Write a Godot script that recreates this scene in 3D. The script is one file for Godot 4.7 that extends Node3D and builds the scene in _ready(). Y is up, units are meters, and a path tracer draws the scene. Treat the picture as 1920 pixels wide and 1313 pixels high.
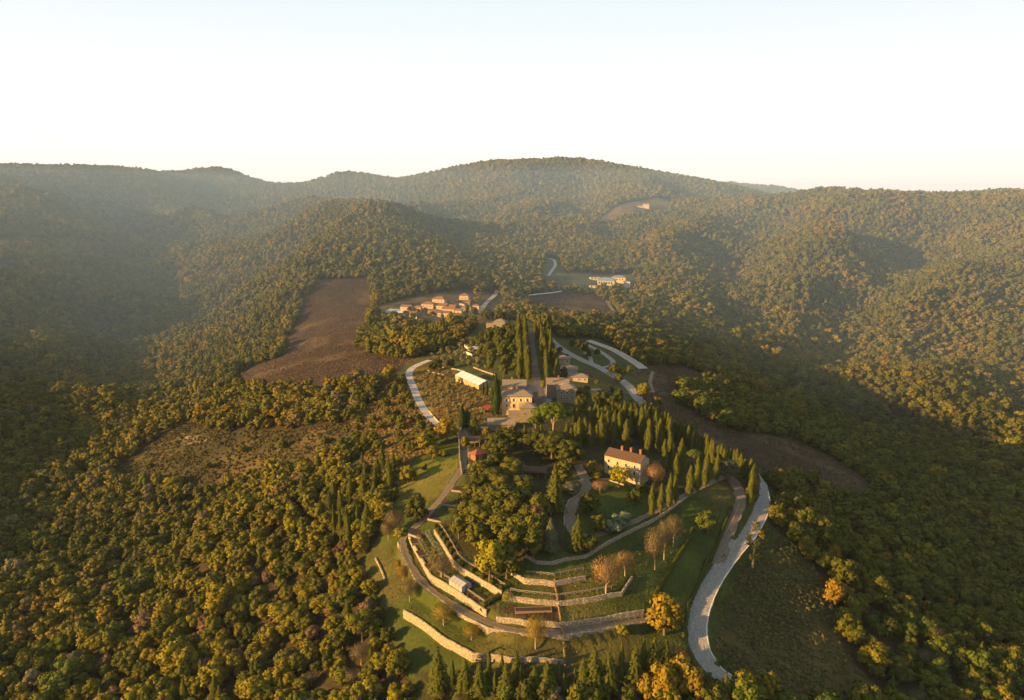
extends Node3D
# A wooded hill with a walled garden, a villa and a cypress avenue, seen from the air in low evening sun.

# hill control points: x, forward distance, weight of the thin-plate surface
const HILL := [
7,205,-14232.9,-10,210,-1091.2,0,211,14186,7,218,6182.9,7,233,-4157.9,8,250,-646.2,20,284,-1149.8,10,325,-139,51,315,414.5,3,395,-753.2,15,439,287.8,16,529,986.3,
17,647,1173.7,-13,589,219.5,-68,766,-376.4,-35,872,-1311.2,-32,528,-915,-42,628,-852.3,68,210,7650.1,66,229,208.3,77,254,2289.4,101,287,2348.1,118,327,4165.9,101,327,-657.1,
78,304,-1030.5,59,283,-1848.9,73,274,485.8,58,252,5513.5,35,229,6740.7,43,220,6222,50,210,-6310.5,102,370,-318.9,92,418,318.1,82,452,52.5,56,533,-672,41,605,-226.2,
97,563,605.8,83,654,-654.9,99,252,-7654.9,119,244,3448.4,93,217,-2685.1,167,333,533.1,205,305,-387.9,202,260,81.6,290,391,-289.2,140,231,-902,144,342,-3168.1,180,433,-393.5,
159,474,370.6,143,512,-537.7,145,604,-180.3,149,689,812.1,216,423,763.5,316,599,-352.3,284,728,-1021.6,373,500,-12.3,262,842,-469.9,187,876,493.3,149,1017,-558.2,51,861,-87.8,
97,818,158.6,457,720,-510.3,606,860,-569.6,657,1000,28.5,764,1180,-418.3,845,1320,26,883,1420,-351.2,946,1380,681.9,803,1520,-80.2,460,1170,1262.8,412,930,255,375,760,1401.3,
654,1420,-41.7,688,1680,915.5,660,1230,218.6,523,1480,-668.1,1300,1400,-2.5,1300,800,-58.9,800,450,345.9,600,150,-48.6,2200,1800,25.1,2200,800,-16.8,1400,300,-23.1,1500,2600,10.3,
900,1900,-412.6,500,2000,-1484.6,179,2300,325.9,32,2280,-156.4,-101,2200,747.1,-288,2250,-40.2,323,2280,120.8,447,2250,-213.6,581,2150,723.3,159,2030,-417.6,-87,2030,-172,395,1980,964.9,
49,1720,-70.5,260,1650,311.8,426,1750,-163.7,-136,1720,128.1,400,1420,11.2,239,1380,436.4,60,1380,-259.5,118,1160,-149.7,262,1120,442.8,59,1080,937.1,-15,1040,-846.4,379,1180,-1473.8,
150,2800,-123.5,-400,2900,-15.9,900,2800,-262.9,300,3500,-120,-300,2500,109.6,773,3200,283.4,994,3250,-45.8,1116,3200,346.2,1231,3200,-299.8,1400,3200,66.6,2200,3000,-9.8,1100,3700,-35.8,
-242,1300,1268,-348,1520,714,-175,1130,1212.5,-115,930,46,-66,900,1225.5,-264,1180,-1101.6,-282,1080,533.1,-273,930,-78.5,-98,1230,-1058.5,-515,1800,1146.7,-201,1750,1.8,-330,2000,-573.3,
-450,1400,453.4,-170,1600,-628.7,-206,880,281.5,-217,730,-302.6,-148,740,637.9,-159,590,-124.4,-106,545,620.6,-246,671,581.8,-289,660,-944.3,-321,830,-27.5,-537,1080,-291.5,-550,1300,-540.8,
-561,1550,-998.5,-602,1950,-522.7,-1292,1900,-225.2,-1148,2000,248.4,-1019,2050,663.2,-936,2250,-231.9,-951,2550,377.2,-798,2550,-386.5,-640,2500,-106.7,-539,2450,717,-418,2450,-93.2,-337,2500,-370.6,
-1015,1650,312.8,-857,1380,157.2,-687,1090,529.8,-550,860,716.5,-429,660,51.3,-354,510,175.9,-942,1850,-660.2,-717,1500,54.3,-615,1180,-396.5,-803,2000,-204.4,-489,900,-1103.6,-307,425,-97.7,
-219,291,133.1,-216,357,804.3,-353,638,-153.6,-262,478,-3540.6,-1500,1500,124,-2200,1500,11,-1400,900,-90.5,-900,500,86.7,-700,230,188.3,-560,330,107.9,-450,0,70.3,0,20,176.7,
350,0,25.3,-1800,300,-20.3,-1500,2300,-119.4,-2200,2600,6.3,-900,3000,-57.5,-1500,3500,10.5,-1000,-300,-37.7,0,-300,-38.1,1000,-300,13.8,2200,0,17,-197,460,3306.9,-238,467,2749.5,
-140,446,3541.5,-165,519,-853.8,-255,550,966.2,-108,477,-694.7,-73,417,332,-50,363,14.2,-33,331,187.3,-27,365,663.7,-65,452,-389.4,-75,520,279.4,-40,302,-4236.7,-56,297,6633.3,
-56,271,4110.9,-48,249,-5389.7,-29,223,-9940.5,-101,364,-756.7,-118,345,2477.3,-139,334,3312.1,-82,286,-4835.3,-102,325,-1813.4,-110,264,892.5,-166,288,-929.5,-168,335,-2133.7,-51,223,4887.9,
-78,236,-1849,-185,426,-4051.8,-153,430,-2906.4,-46,271,-2914.1,-31,243,4556.1,-18,228,3278.3,28,220,-4119.9,51,233,-10135.8,-31,276,2036.9,-12,245,2119.9]
const HILL_PLANE := [101.9,-11.1,-6.3]
const WALLS := {
"outer": [-39.9,-243.1,2.5,-24.4,-226.3,2.7,-13.2,-216.2,2.5,0,-211.5,1.2,16.9,-211.5,0.9],
"track_lower": [-47.2,-279.5,2.6,-43.8,-269.9,2.6,-36.5,-253.2,2.7,-25.1,-238.7,2.9,-18.4,-230.5,2.9,-8.2,-221.5,2.7,3.2,-217.9,2.3,16.9,-217.1,2.2,30.4,-220.8,1.6,48.5,-226.8,1.2],
"track_upper": [-43,-282,2.2,-30.5,-251.8,2.7,-8.8,-227.8,2.4],
"garden_lower": [-5.4,-224.8,1.1,5.4,-221.9,1.4,16.3,-221.7,1.5,30.9,-225.1,1.1,45.7,-229.3,0.9],
"greenhouse": [-32.1,-280.4,1.7,-22.3,-255.8,2,-18.7,-250.1,2.1,-10.6,-241.1,2.2,-3.7,-234.4,2.1],
"balustrade": [-0.9,-232.4,1.4,7.4,-230.2,1.6,16.2,-229.3,1.4,27.8,-231.6,1.3,38.7,-235,1,43.7,-243.2,0.7],
"lawn": [-0.8,-243.5,0.9,4.4,-238.4,1.8,15.1,-236.7,1.7,26.4,-240.1,1],
"grove": [5,-251.4,1,9,-247.1,1,14.4,-246.3,1,19.3,-248.3,1,27.8,-251.1,1,36.4,-259.9,1.1,55.8,-277.3,1.1,77.2,-303.1,0.8,100.2,-327.4,0.5]}
const ROADS := {
"main_road": [7, [88.6,-210.4,83.1,-210.1,76,-209.9,68.6,-211.4,63.8,-218.9,64.3,-228.8,68.6,-240.3,77,-255.3,88.8,-272.2,101,-287.9,112.6,-308.2,118.7,-328.1,122.2,-343.8,124.1,-373.2,112.6,-386.8,96.8,-403.4,84.8,-427.1,82.4,-462.3,80.7,-498.9,74.2,-520.4,64.8,-541.2,55.8,-553.2,44.8,-573,35.8,-601.8,31.5,-625.4]],
"gate_drive": [5, [80.7,-264.8,93.9,-290.7,102.6,-308.2,105.5,-326.4,103.2,-332.5]],
"garden_lane": [3.2, [103.2,-332.5,76.6,-304.7,56.1,-283.7,42.6,-271.7,32.2,-264.7,24.6,-265.5]],
"terrace_track": [3.4, [-26.1,-390.3,-26.3,-374.3,-25.3,-350.7,-23.9,-337.2,-27.4,-321.8,-34.2,-302.5,-39.8,-290.6,-44.7,-284.4,-45,-278.1,-39.8,-264.1,-31.8,-248.6,-24,-239.5,-15.8,-231,-8.2,-224.6,0,-220.3,16.9,-219.4,32.5,-223.4,49.3,-228.3,56,-230.2]],
"concrete_road": [5.2, [-40.4,-396.2,-49.2,-418.2,-58.7,-451.1,-68.2,-490,-75.2,-519.6,-75.6,-537.4,-70,-551.1,-64.3,-559.3]],
"avenue": [6, [17.4,-425.3,16.4,-498.6,16.1,-586.1,17.2,-644.1]],
"parking_loop": [4.5, [65.2,-538.2,74.6,-547.9,80.2,-568.2,73.5,-597.7,63.7,-621.2]],
"parking_lane": [3.6, [61.3,-547,61.5,-572.3,56.7,-604.7,54.7,-624.4]],
"gravel_strip": [8, [104.2,-565.8,100.2,-582.7,87.2,-615.9,67.6,-636.4]],
"hamlet_road": [6, [-34.7,-783.7,-32.7,-823.6,-28.5,-860.7,-20.9,-891.7,-18.1,-914]],
"far_track": [5, [51.5,-1037.3,59.2,-1070.3,65.3,-1108.5,66.4,-1172.1,59,-1194.9]],
"field_edge_track": [4, [16.6,-906.6,33.9,-923.7,51.6,-939,66.8,-960.1]],
"valley_track": [4.5, [121.1,-925.8,119.8,-875.5,119.3,-825.7,118.6,-775]],
"valley_branch": [4, [96.8,-810.5,108.8,-829.3,118.4,-831.9]],
"garden_path": [4.6, [31.3,-328.4,33,-314,32.7,-303.8,26.1,-289.5,23.4,-277.3,24.6,-265.5]],
"meadow_path": [3, [112,-566.4,102.4,-525.9,97.6,-490.6]]}
const CLEARINGS := {
"castle": ["grass", [-62.9,-281.4,-53,-309.1,-57,-338.3,-90.7,-367.5,-78.7,-395.8,-103.4,-446,-86.5,-511.9,-79.1,-572.7,-49.2,-600.9,-38.6,-650.2,-29.3,-721.7,13.6,-734.5,41.7,-624.9,81.1,-662.2,111.8,-562.9,84.6,-467.3,97.3,-427.2,109.1,-385.3,134.1,-374,113.2,-294.6,92.5,-268.3,69.8,-230.4,74.4,-210.5,55.7,-197.3,-27.9,-204,-42.4,-231.7,-50.9,-251.1]],
"field_west": ["plough", [-239.6,-758.9,-245.5,-866.7,-236.2,-922,-179,-907.3,-160,-838.4,-154.6,-776.7,-144.1,-656.7,-105.5,-589,-78,-564.7,-86.3,-510.6,-125.5,-521.3,-161.9,-537.1,-253.6,-635.8,-268.6,-703.2,-222.3,-692.8]],
"field_east": ["fern", [96.9,-563.1,118.3,-597.1,155.8,-630.8,182.5,-623.1,139.2,-561.1,111.6,-510.8,124,-453.8,150.1,-447.3,193.4,-487.3,214.6,-465.8,223.1,-423.8,211.1,-399.5,177.1,-380.2,151.5,-376.7,134.5,-370.8,110.8,-391.3,97.3,-427.2,86.7,-469.2]],
"field_far": ["plough2", [16.4,-895.5,70.2,-958.8,109.6,-964.7,122.3,-899.2,107.8,-789.4,67.3,-759.9,46.9,-795.4,21.7,-840.9]],
"meadow_saddle": ["scrub", [-287.8,-501.3,-260.1,-556.9,-199.7,-485,-139.7,-458.5,-89.7,-437.3,-73.1,-390.2,-101.7,-389,-122,-395.7,-156.2,-420.9,-212.2,-434.4,-264.6,-475.2]],
"meadow_east": ["dullgrass", [96.8,-283.1,111,-295.3,119.6,-292.8,125.4,-280.1,127.4,-265.4,120.9,-244.6,125.8,-230.7,126.5,-222,84.4,-208.6,71.8,-212.5,68.7,-225.6,74.8,-244.3,87.6,-264]],
"hamlet": ["dry", [-155.7,-798,-122.2,-832.5,-64.5,-881.1,-36.1,-894.7,-13.2,-900.6,-6.3,-852.7,-23.5,-708.1,-30.6,-688.7,-61.7,-694.4,-105.2,-710.9,-143.3,-762]],
"valley_house": ["greyturf", [39,-1027.5,56.3,-1192.9,74.4,-1205.3,77.7,-1066.2,111.4,-1091.8,188.9,-1126.2,176.8,-1027.4,115.6,-986.2,70.7,-965.5,50.6,-988.7]],
"hill_farm": ["dry", [126.6,-1602.9,175.6,-1632.5,295,-1793.7,395.5,-1844.5,359.3,-1700.3,257.5,-1632.6,181.5,-1579.3]],
"hill_terrace": ["dry", [298.2,-1536.4,370.1,-1585.5,367.7,-1549.4,298.5,-1508.4]],
"pool_terrace": ["dry", [-158.1,-795.1,-142.6,-808,-118.1,-803,-110,-764.8,-138.2,-764.7]]}
const COVERS := {
"olive_slope": ["gold", [-75.2,-534.4,-65.5,-548,-43.9,-533.5,-12.5,-474.7,-10.5,-396,-26.6,-388.6,-38.3,-393.4,-52.4,-432.7,-65,-479.2]],
"west_slope": ["scrubgold", [-101.4,-436.9,-87.1,-515.7,-77,-526.7,-66.1,-474.1,-41.2,-392.2,-44.1,-359.2,-59.4,-350.2,-84.7,-366.4,-77.9,-391.4]],
"lawn_west": ["lawn", [-55.1,-331.2,-45.6,-349.1,-25.9,-343.6,-24.8,-327.6,-32.8,-313.3,-42.4,-301.7,-52.4,-313.3]],
"lawn_hedge": ["lawn2", [-43.8,-369.3,-29,-372,-25.6,-340,-43.2,-351.3]],
"lawn_house": ["lawn2", [33.9,-313,52.9,-311.1,62.9,-300.1,56.7,-284.8,43.1,-275.6,32.4,-276.6,28.2,-290.1,34.8,-302.9]],
"upper": ["woodfloor", [-28.9,-278.5,-21.7,-311.2,-22.2,-363.3,-8.8,-386.4,26.8,-392.3,38.5,-423.8,76.6,-440.4,101,-414.6,109.9,-377.2,78.1,-305,58.3,-287.5,32,-272.5,33.4,-312.9,28.9,-326.6,21.4,-273.8,24,-253.8,6,-251.9,-1.9,-245.4,-11.8,-246.4]],
"bed": ["soil", [-5.5,-230.3,15.6,-228.3,15.8,-222.7,-4.5,-225.7]],
"bed2": ["soil", [-21.4,-243.9,-15.5,-242.5,-4.7,-232.1,-6.4,-228.6,-13.1,-232.9]],
"conifer_belt": ["woodfloor", [-32.3,-218.9,-10.4,-211.6,17.1,-209,33.1,-213.3,48.5,-221.6,58.6,-218.5,62.9,-206.7,46.2,-199.4,-30.9,-207.3]],
"yard": ["gravel", [-29.2,-391.3,-17.9,-392.7,-16.4,-358.1,-14.2,-335.4,-23,-332.4,-26.4,-351]],
"gravel_patch": ["gravel", [-240.7,-512.7,-232.7,-510,-215.3,-490.5,-205.4,-478.5,-212.1,-478.1,-230.2,-495]],
"square": ["paving", [8.7,-462.3,25.1,-462.5,24.4,-424.3,12.6,-417.2,8.2,-433.5]]}
# called, label, group, shape, tone, then x, z, height, crown radius of each
const TREES := [
["cypress_tree","cypress of the inner row left of the avenue, first from the villa","cypresses left of the avenue","cypress","cy",[10.9,-478.8,18.4,2.3]],
["cypress_tree","cypress of the inner row left of the avenue, second from the villa","cypresses left of the avenue","cypress","cy",[10.6,-487.2,13,2.8]],
["cypress_tree","cypress of the inner row left of the avenue, third from the villa","cypresses left of the avenue","cypress","cy",[11.1,-494.9,15.1,2.4]],
["cypress_tree","cypress of the inner row left of the avenue, fourth from the villa","cypresses left of the avenue","cypress","cy",[10.6,-503.4,16.5,2.6]],
["cypress_tree","cypress of the inner row left of the avenue, fifth from the villa","cypresses left of the avenue","cypress","cy",[11.3,-512.6,17.4,3]],
["cypress_tree","cypress of the inner row left of the avenue, sixth from the villa","cypresses left of the avenue","cypress","cy",[10.5,-519.8,17.3,2.1]],
["cypress_tree","cypress of the inner row left of the avenue, seventh from the villa","cypresses left of the avenue","cypress","cy",[10.3,-529,16.3,2.9]],
["cypress_tree","cypress of the inner row left of the avenue, eighth from the villa","cypresses left of the avenue","cypress","cy",[10.9,-537.5,16.5,2.3]],
["cypress_tree","cypress of the inner row left of the avenue, ninth from the villa","cypresses left of the avenue","cypress","cy",[10.3,-545.4,17.8,2.3]],
["cypress_tree","cypress of the inner row left of the avenue, tenth from the villa","cypresses left of the avenue","cypress","cy",[10.7,-553.5,18.8,2.2]],
["cypress_tree","cypress of the inner row left of the avenue, eleventh from the villa","cypresses left of the avenue","cypress","cy",[10.6,-563.8,16.6,2.9]],
["cypress_tree","cypress of the inner row left of the avenue, twelfth from the villa","cypresses left of the avenue","cypress","cy",[10.9,-572,13.6,2.6]],
["cypress_tree","cypress of the inner row left of the avenue, thirteenth from the villa","cypresses left of the avenue","cypress","cy",[10.8,-580.7,15.5,2.6]],
["cypress_tree","cypress of the inner row left of the avenue, fourteenth from the villa","cypresses left of the avenue","cypress","cy",[10.4,-588.3,15.3,2.2]],
["cypress_tree","cypress of the inner row left of the avenue, fifteenth from the villa","cypresses left of the avenue","cypress","cy",[11.1,-596.8,19.9,2.6]],
["cypress_tree","cypress of the inner row left of the avenue, sixteenth from the villa","cypresses left of the avenue","cypress","cy",[10.9,-605.8,17.7,2.2]],
["cypress_tree","cypress of the inner row left of the avenue, seventeenth from the villa","cypresses left of the avenue","cypress","cy",[10.7,-613.5,15.8,2.2]],
["cypress_tree","cypress of the inner row left of the avenue, eighteenth from the villa","cypresses left of the avenue","cypress","cy",[11.3,-621.9,17.7,2.4]],
["cypress_tree","cypress of the inner row left of the avenue, nineteenth from the villa","cypresses left of the avenue","cypress","cy",[11.2,-631.3,13.9,2.9]],
["cypress_tree","cypress of the inner row left of the avenue, twentieth from the villa","cypresses left of the avenue","cypress","cy",[11.2,-640.3,17,2.2]],
["cypress_tree","cypress of the outer row left of the avenue, first from the villa","cypresses left of the avenue","cypress","cy",[5.3,-482.9,16.9,2.3]],
["cypress_tree","cypress of the outer row left of the avenue, second from the villa","cypresses left of the avenue","cypress","cy",[6,-490.8,17,2.4]],
["cypress_tree","cypress of the outer row left of the avenue, third from the villa","cypresses left of the avenue","cypress","cy",[5.5,-498.5,13.3,2.9]],
["cypress_tree","cypress of the outer row left of the avenue, fourth from the villa","cypresses left of the avenue","cypress","cy",[5.6,-507.6,15.3,2.8]],
["cypress_tree","cypress of the outer row left of the avenue, fifth from the villa","cypresses left of the avenue","cypress","cy",[5.1,-515.7,13.2,2.2]],
["cypress_tree","cypress of the outer row left of the avenue, sixth from the villa","cypresses left of the avenue","cypress","cy",[6.1,-524.8,16,2.6]],
["cypress_tree","cypress of the outer row left of the avenue, seventh from the villa","cypresses left of the avenue","cypress","cy",[6,-532.7,17.1,2.7]],
["cypress_tree","cypress of the outer row left of the avenue, eighth from the villa","cypresses left of the avenue","cypress","cy",[5.5,-541.5,18.4,2.9]],
["cypress_tree","cypress of the outer row left of the avenue, ninth from the villa","cypresses left of the avenue","cypress","cy",[5.3,-550.9,13,2.8]],
["cypress_tree","cypress of the outer row left of the avenue, tenth from the villa","cypresses left of the avenue","cypress","cy",[5.9,-557.8,15.9,2.8]],
["cypress_tree","cypress of the outer row left of the avenue, eleventh from the villa","cypresses left of the avenue","cypress","cy",[5.1,-567.3,18.6,2.6]],
["cypress_tree","cypress of the outer row left of the avenue, twelfth from the villa","cypresses left of the avenue","cypress","cy",[5.8,-575,14.4,2.4]],
["cypress_tree","cypress of the outer row left of the avenue, thirteenth from the villa","cypresses left of the avenue","cypress","cy",[5.3,-583.7,19.6,2.6]],
["cypress_tree","cypress of the outer row left of the avenue, fourteenth from the villa","cypresses left of the avenue","cypress","cy",[5.4,-592,19.7,2.5]],
["cypress_tree","cypress of the outer row left of the avenue, fifteenth from the villa","cypresses left of the avenue","cypress","cy",[6.1,-601,16.6,2.9]],
["cypress_tree","cypress of the outer row left of the avenue, sixteenth from the villa","cypresses left of the avenue","cypress","cy",[5.8,-609.7,16,2.9]],
["cypress_tree","cypress of the outer row left of the avenue, seventeenth from the villa","cypresses left of the avenue","cypress","cy",[5.5,-618.8,13.5,2.5]],
["cypress_tree","cypress of the outer row left of the avenue, eighteenth from the villa","cypresses left of the avenue","cypress","cy",[5.6,-627.4,14.8,2.8]],
["cypress_tree","cypress of the outer row left of the avenue, nineteenth from the villa","cypresses left of the avenue","cypress","cy",[5.8,-635.4,17.4,3]],
["cypress_tree","cypress of the inner row right of the avenue, first from the villa","cypresses right of the avenue","cypress","cy",[23.7,-477.8,14.4,1.9]],
["cypress_tree","cypress of the inner row right of the avenue, second from the villa","cypresses right of the avenue","cypress","cy",[23.6,-488.3,18.9,2]],
["cypress_tree","cypress of the inner row right of the avenue, third from the villa","cypresses right of the avenue","cypress","cy",[24,-497,17.2,2.4]],
["cypress_tree","cypress of the inner row right of the avenue, fourth from the villa","cypresses right of the avenue","cypress","cy",[23.7,-507.4,16.3,2.4]],
["cypress_tree","cypress of the inner row right of the avenue, fifth from the villa","cypresses right of the avenue","cypress","cy",[24,-515.4,13.4,2.2]],
["cypress_tree","cypress of the inner row right of the avenue, sixth from the villa","cypresses right of the avenue","cypress","cy",[24.2,-526.1,18.1,2]],
["cypress_tree","cypress of the inner row right of the avenue, seventh from the villa","cypresses right of the avenue","cypress","cy",[24.3,-535.6,19.1,2.3]],
["cypress_tree","cypress of the inner row right of the avenue, eighth from the villa","cypresses right of the avenue","cypress","cy",[24.3,-543.6,13.2,1.9]],
["cypress_tree","cypress of the inner row right of the avenue, ninth from the villa","cypresses right of the avenue","cypress","cy",[23.7,-553.5,14.3,2.4]],
["cypress_tree","cypress of the inner row right of the avenue, tenth from the villa","cypresses right of the avenue","cypress","cy",[23.4,-563.7,14.2,2.4]],
["cypress_tree","cypress of the inner row right of the avenue, eleventh from the villa","cypresses right of the avenue","cypress","cy",[23.4,-572.6,19.6,2.3]],
["cypress_tree","cypress of the inner row right of the avenue, twelfth from the villa","cypresses right of the avenue","cypress","cy",[24.2,-582.8,17.3,2.1]],
["cypress_tree","cypress of the inner row right of the avenue, thirteenth from the villa","cypresses right of the avenue","cypress","cy",[24,-591.1,18.6,2.7]],
["cypress_tree","cypress of the inner row right of the avenue, fourteenth from the villa","cypresses right of the avenue","cypress","cy",[24.3,-600.6,15.4,2.2]],
["cypress_tree","cypress of the inner row right of the avenue, fifteenth from the villa","cypresses right of the avenue","cypress","cy",[23.5,-611.3,18.6,2.2]],
["cypress_tree","cypress of the inner row right of the avenue, sixteenth from the villa","cypresses right of the avenue","cypress","cy",[24.3,-621.1,13.9,2.5]],
["cypress_tree","cypress of the inner row right of the avenue, seventeenth from the villa","cypresses right of the avenue","cypress","cy",[24.3,-629.4,17,2.4]],
["cypress_tree","cypress of the inner row right of the avenue, eighteenth from the villa","cypresses right of the avenue","cypress","cy",[24,-638.7,17.6,2.4]],
["cypress_tree","cypress of the outer row right of the avenue, first from the villa","cypresses right of the avenue","cypress","cy",[30.8,-482.6,15.3,2.5]],
["cypress_tree","cypress of the outer row right of the avenue, second from the villa","cypresses right of the avenue","cypress","cy",[30.9,-492.3,14.1,1.9]],
["cypress_tree","cypress of the outer row right of the avenue, third from the villa","cypresses right of the avenue","cypress","cy",[30.7,-500.4,16.9,2.7]],
["cypress_tree","cypress of the outer row right of the avenue, fourth from the villa","cypresses right of the avenue","cypress","cy",[30.4,-510,16.2,2.4]],
["cypress_tree","cypress of the outer row right of the avenue, fifth from the villa","cypresses right of the avenue","cypress","cy",[30.1,-519.8,13.9,2.4]],
["cypress_tree","cypress of the outer row right of the avenue, sixth from the villa","cypresses right of the avenue","cypress","cy",[30.8,-529.3,15.6,2.3]],
["cypress_tree","cypress of the outer row right of the avenue, seventh from the villa","cypresses right of the avenue","cypress","cy",[30.2,-538.5,15.3,2.3]],
["cypress_tree","cypress of the outer row right of the avenue, eighth from the villa","cypresses right of the avenue","cypress","cy",[30.1,-549,17.1,2.1]],
["cypress_tree","cypress of the outer row right of the avenue, ninth from the villa","cypresses right of the avenue","cypress","cy",[30.1,-558.5,13.9,2]],
["cypress_tree","cypress of the outer row right of the avenue, tenth from the villa","cypresses right of the avenue","cypress","cy",[30.1,-566.7,19.3,2.1]],
["cypress_tree","cypress of the outer row right of the avenue, eleventh from the villa","cypresses right of the avenue","cypress","cy",[30.3,-577.7,17.3,2]],
["cypress_tree","cypress of the outer row right of the avenue, twelfth from the villa","cypresses right of the avenue","cypress","cy",[30.4,-587.3,15.6,2.5]],
["cypress_tree","cypress of the outer row right of the avenue, thirteenth from the villa","cypresses right of the avenue","cypress","cy",[30.1,-596.5,18.4,2.6]],
["cypress_tree","cypress of the outer row right of the avenue, fourteenth from the villa","cypresses right of the avenue","cypress","cy",[30.7,-605.2,13.4,2.3]],
["cypress_tree","cypress of the outer row right of the avenue, fifteenth from the villa","cypresses right of the avenue","cypress","cy",[30.8,-614.4,14.9,2.3]],
["cypress_tree","cypress of the outer row right of the avenue, sixteenth from the villa","cypresses right of the avenue","cypress","cy",[30.7,-625.3,13.9,2]],
["cypress_tree","cypress of the outer row right of the avenue, seventeenth from the villa","cypresses right of the avenue","cypress","cy",[30.8,-634.3,18,2.7]],
["evergreen_tree","dark bushy evergreen in the clump left of the avenue cypresses","evergreens left of the avenue","oak","con",[-0.3,-541.2,12.2,3.5,-0.9,-599.6,12.6,3.9,-13,-545.2,9.2,4.6,-7.8,-540,11.7,4.4,-12.9,-611.3,13.6,3.8,-20.6,-600,14,3.4,-2.4,-610.4,13.6,3.4,-6.8,-549.5,12.8,3.5,4,-512.6,12.8,3.3,-15.1,-527.9,12.6,3.9,-24,-558.7,9.6,3.5,2.3,-555.6,9.9,4.3,-16.6,-562.5,10.4,4,-5.1,-563.9,11,4.5,2.7,-506.6,9.7,3.4,-9.2,-624.8,9.2,3.7,-6,-488.4,10.2,3.9,-15.4,-504.7,12.8,3.5,4.2,-573.7,10.6,4.7,-2.7,-581.2,13.8,3.9,-11.8,-589,13.2,3.7,-3.8,-511.3,11.8,4.4,-10.6,-579.2,11.8,3.3,-18.7,-550.8,12.8,4.3,1,-586.8,12.2,3.8,-10.2,-599.2,11.5,3.7]],
["cypress_tree","cypress in the dense grove behind the stone farmhouse","cypresses of the grove","cypress","cy",[75,-364.2,17.9,2.4,55.3,-383.1,12.2,2.1,76.8,-375.5,15.9,2.3,67.3,-375.8,14.9,1.9,47.3,-359.2,15,2.6,50.4,-368,14.6,2.3,51.7,-357.7,18.2,2.2,67.7,-346.7,18.1,2.1,57.8,-353.8,14.9,2.5,75.1,-369.5,17.4,2.2,51.5,-373.6,13.4,2.1,68.8,-386.4,12.4,2.4,35.3,-381.4,13.7,2.3,51.6,-378.8,13.8,2.2,59.3,-378.5,13.4,2.6,68.9,-353.7,13,2.1,45.4,-367.5,15.4,1.9,39.1,-350.4,13.2,2,46.1,-387.6,13.3,2.3,74.5,-351.7,18.5,2.5,38,-360.5,12.2,2.5,63.9,-380.4,16.7,2.3,68.1,-366.5,18,2.4,80.3,-358.4,18.3,2.3,73.6,-381.6,13.5,2,60.7,-390.7,12.6,2,71.8,-377.2,14.2,2.3,55.7,-391.6,14.1,2.4,70,-358.4,15.3,2.5,46.2,-375.1,15.5,1.9,35.5,-376.4,18.1,2.5,51.2,-385.8,12.5,2,81.6,-375.5,16.5,2.1,61.7,-385.4,16.1,2.4,62.3,-370.5,13.2,2.3,45,-352.4,17.9,2.5,41,-370.3,15.7,2.4,34.8,-354.9,12.9,2.2,79.1,-348.4,12.6,2.1,81.2,-363.8,18.6,2.1,56.6,-368.1,14.7,2.1,33.8,-365.6,16,2,33.4,-349.7,16.4,1.9,69.1,-371.2,18.1,2.5,34.9,-371.6,15.5,2.1,82,-370.6,15.3,2.5]],
["evergreen_tree","bushy evergreen at the back edge of the cypress grove","evergreens behind the grove","oak","dark",[52.3,-425.8,10.1,4.6,54.8,-416.8,12.7,3.6,81.7,-414.1,10.5,4,39.8,-401.3,11.5,3.6,81.7,-397.7,12.9,3.8,71.2,-413.1,9.8,4.3,52.3,-395.3,9.5,4.7,60.2,-398.9,11.7,3.9,58.5,-410.5,12.6,3.9,76.7,-403.6,12.6,4.1,64.5,-429.2,11.7,3.6,40.7,-410.9,11.4,4]],
["cypress_tree","cypress in the row above the garden lane wall, nearest the left end","cypresses along the garden lane","cypress","cy",[57.6,-281.2,15.3,1.6]],
["cypress_tree","cypress in the row above the garden lane wall, second from the left","cypresses along the garden lane","cypress","cy",[62.2,-286.9,13.2,1.6]],
["cypress_tree","cypress in the row above the garden lane wall, third from the left","cypresses along the garden lane","cypress","cy",[67,-292.3,15.8,1.7]],
["cypress_tree","cypress in the row above the garden lane wall, fourth from the left","cypresses along the garden lane","cypress","cy",[70.2,-295.7,14.1,1.6]],
["cypress_tree","cypress in the row above the garden lane wall, fifth, beside the gap","cypresses along the garden lane","cypress","cy",[78.5,-304.4,14.7,2]],
["cypress_tree","cypress in the row above the garden lane wall, sixth, taller than its left neighbour","cypresses along the garden lane","cypress","cy",[83.3,-309.3,17.2,1.9]],
["cypress_tree","cypress in the row above the garden lane wall, seventh, one of the tallest","cypresses along the garden lane","cypress","cy",[88.1,-315.1,17,2.1]],
["cypress_tree","cypress in the row above the garden lane wall, eighth, beside the grey cedar","cypresses along the garden lane","cypress","cy",[95.9,-323.8,14.7,1.8]],
["cypress_tree","tall cypress between the gate drive and the main road, front one of two","","cypress","cy",[105.6,-304.7,20,2]],
["cypress_tree","cypress between the gate drive and the main road, rear one of two","","cypress","cy",[110.6,-312.6,15.4,1.8]],
["cypress_tree","cypress standing behind the brown bush right of the farmhouse","cypresses right of the farmhouse","cypress","cy",[71.3,-324.2,17,1.9,74.9,-326.1,15.8,1.8,80.9,-330,16,2.3,74.5,-312.2,16.3,1.9]],
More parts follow.
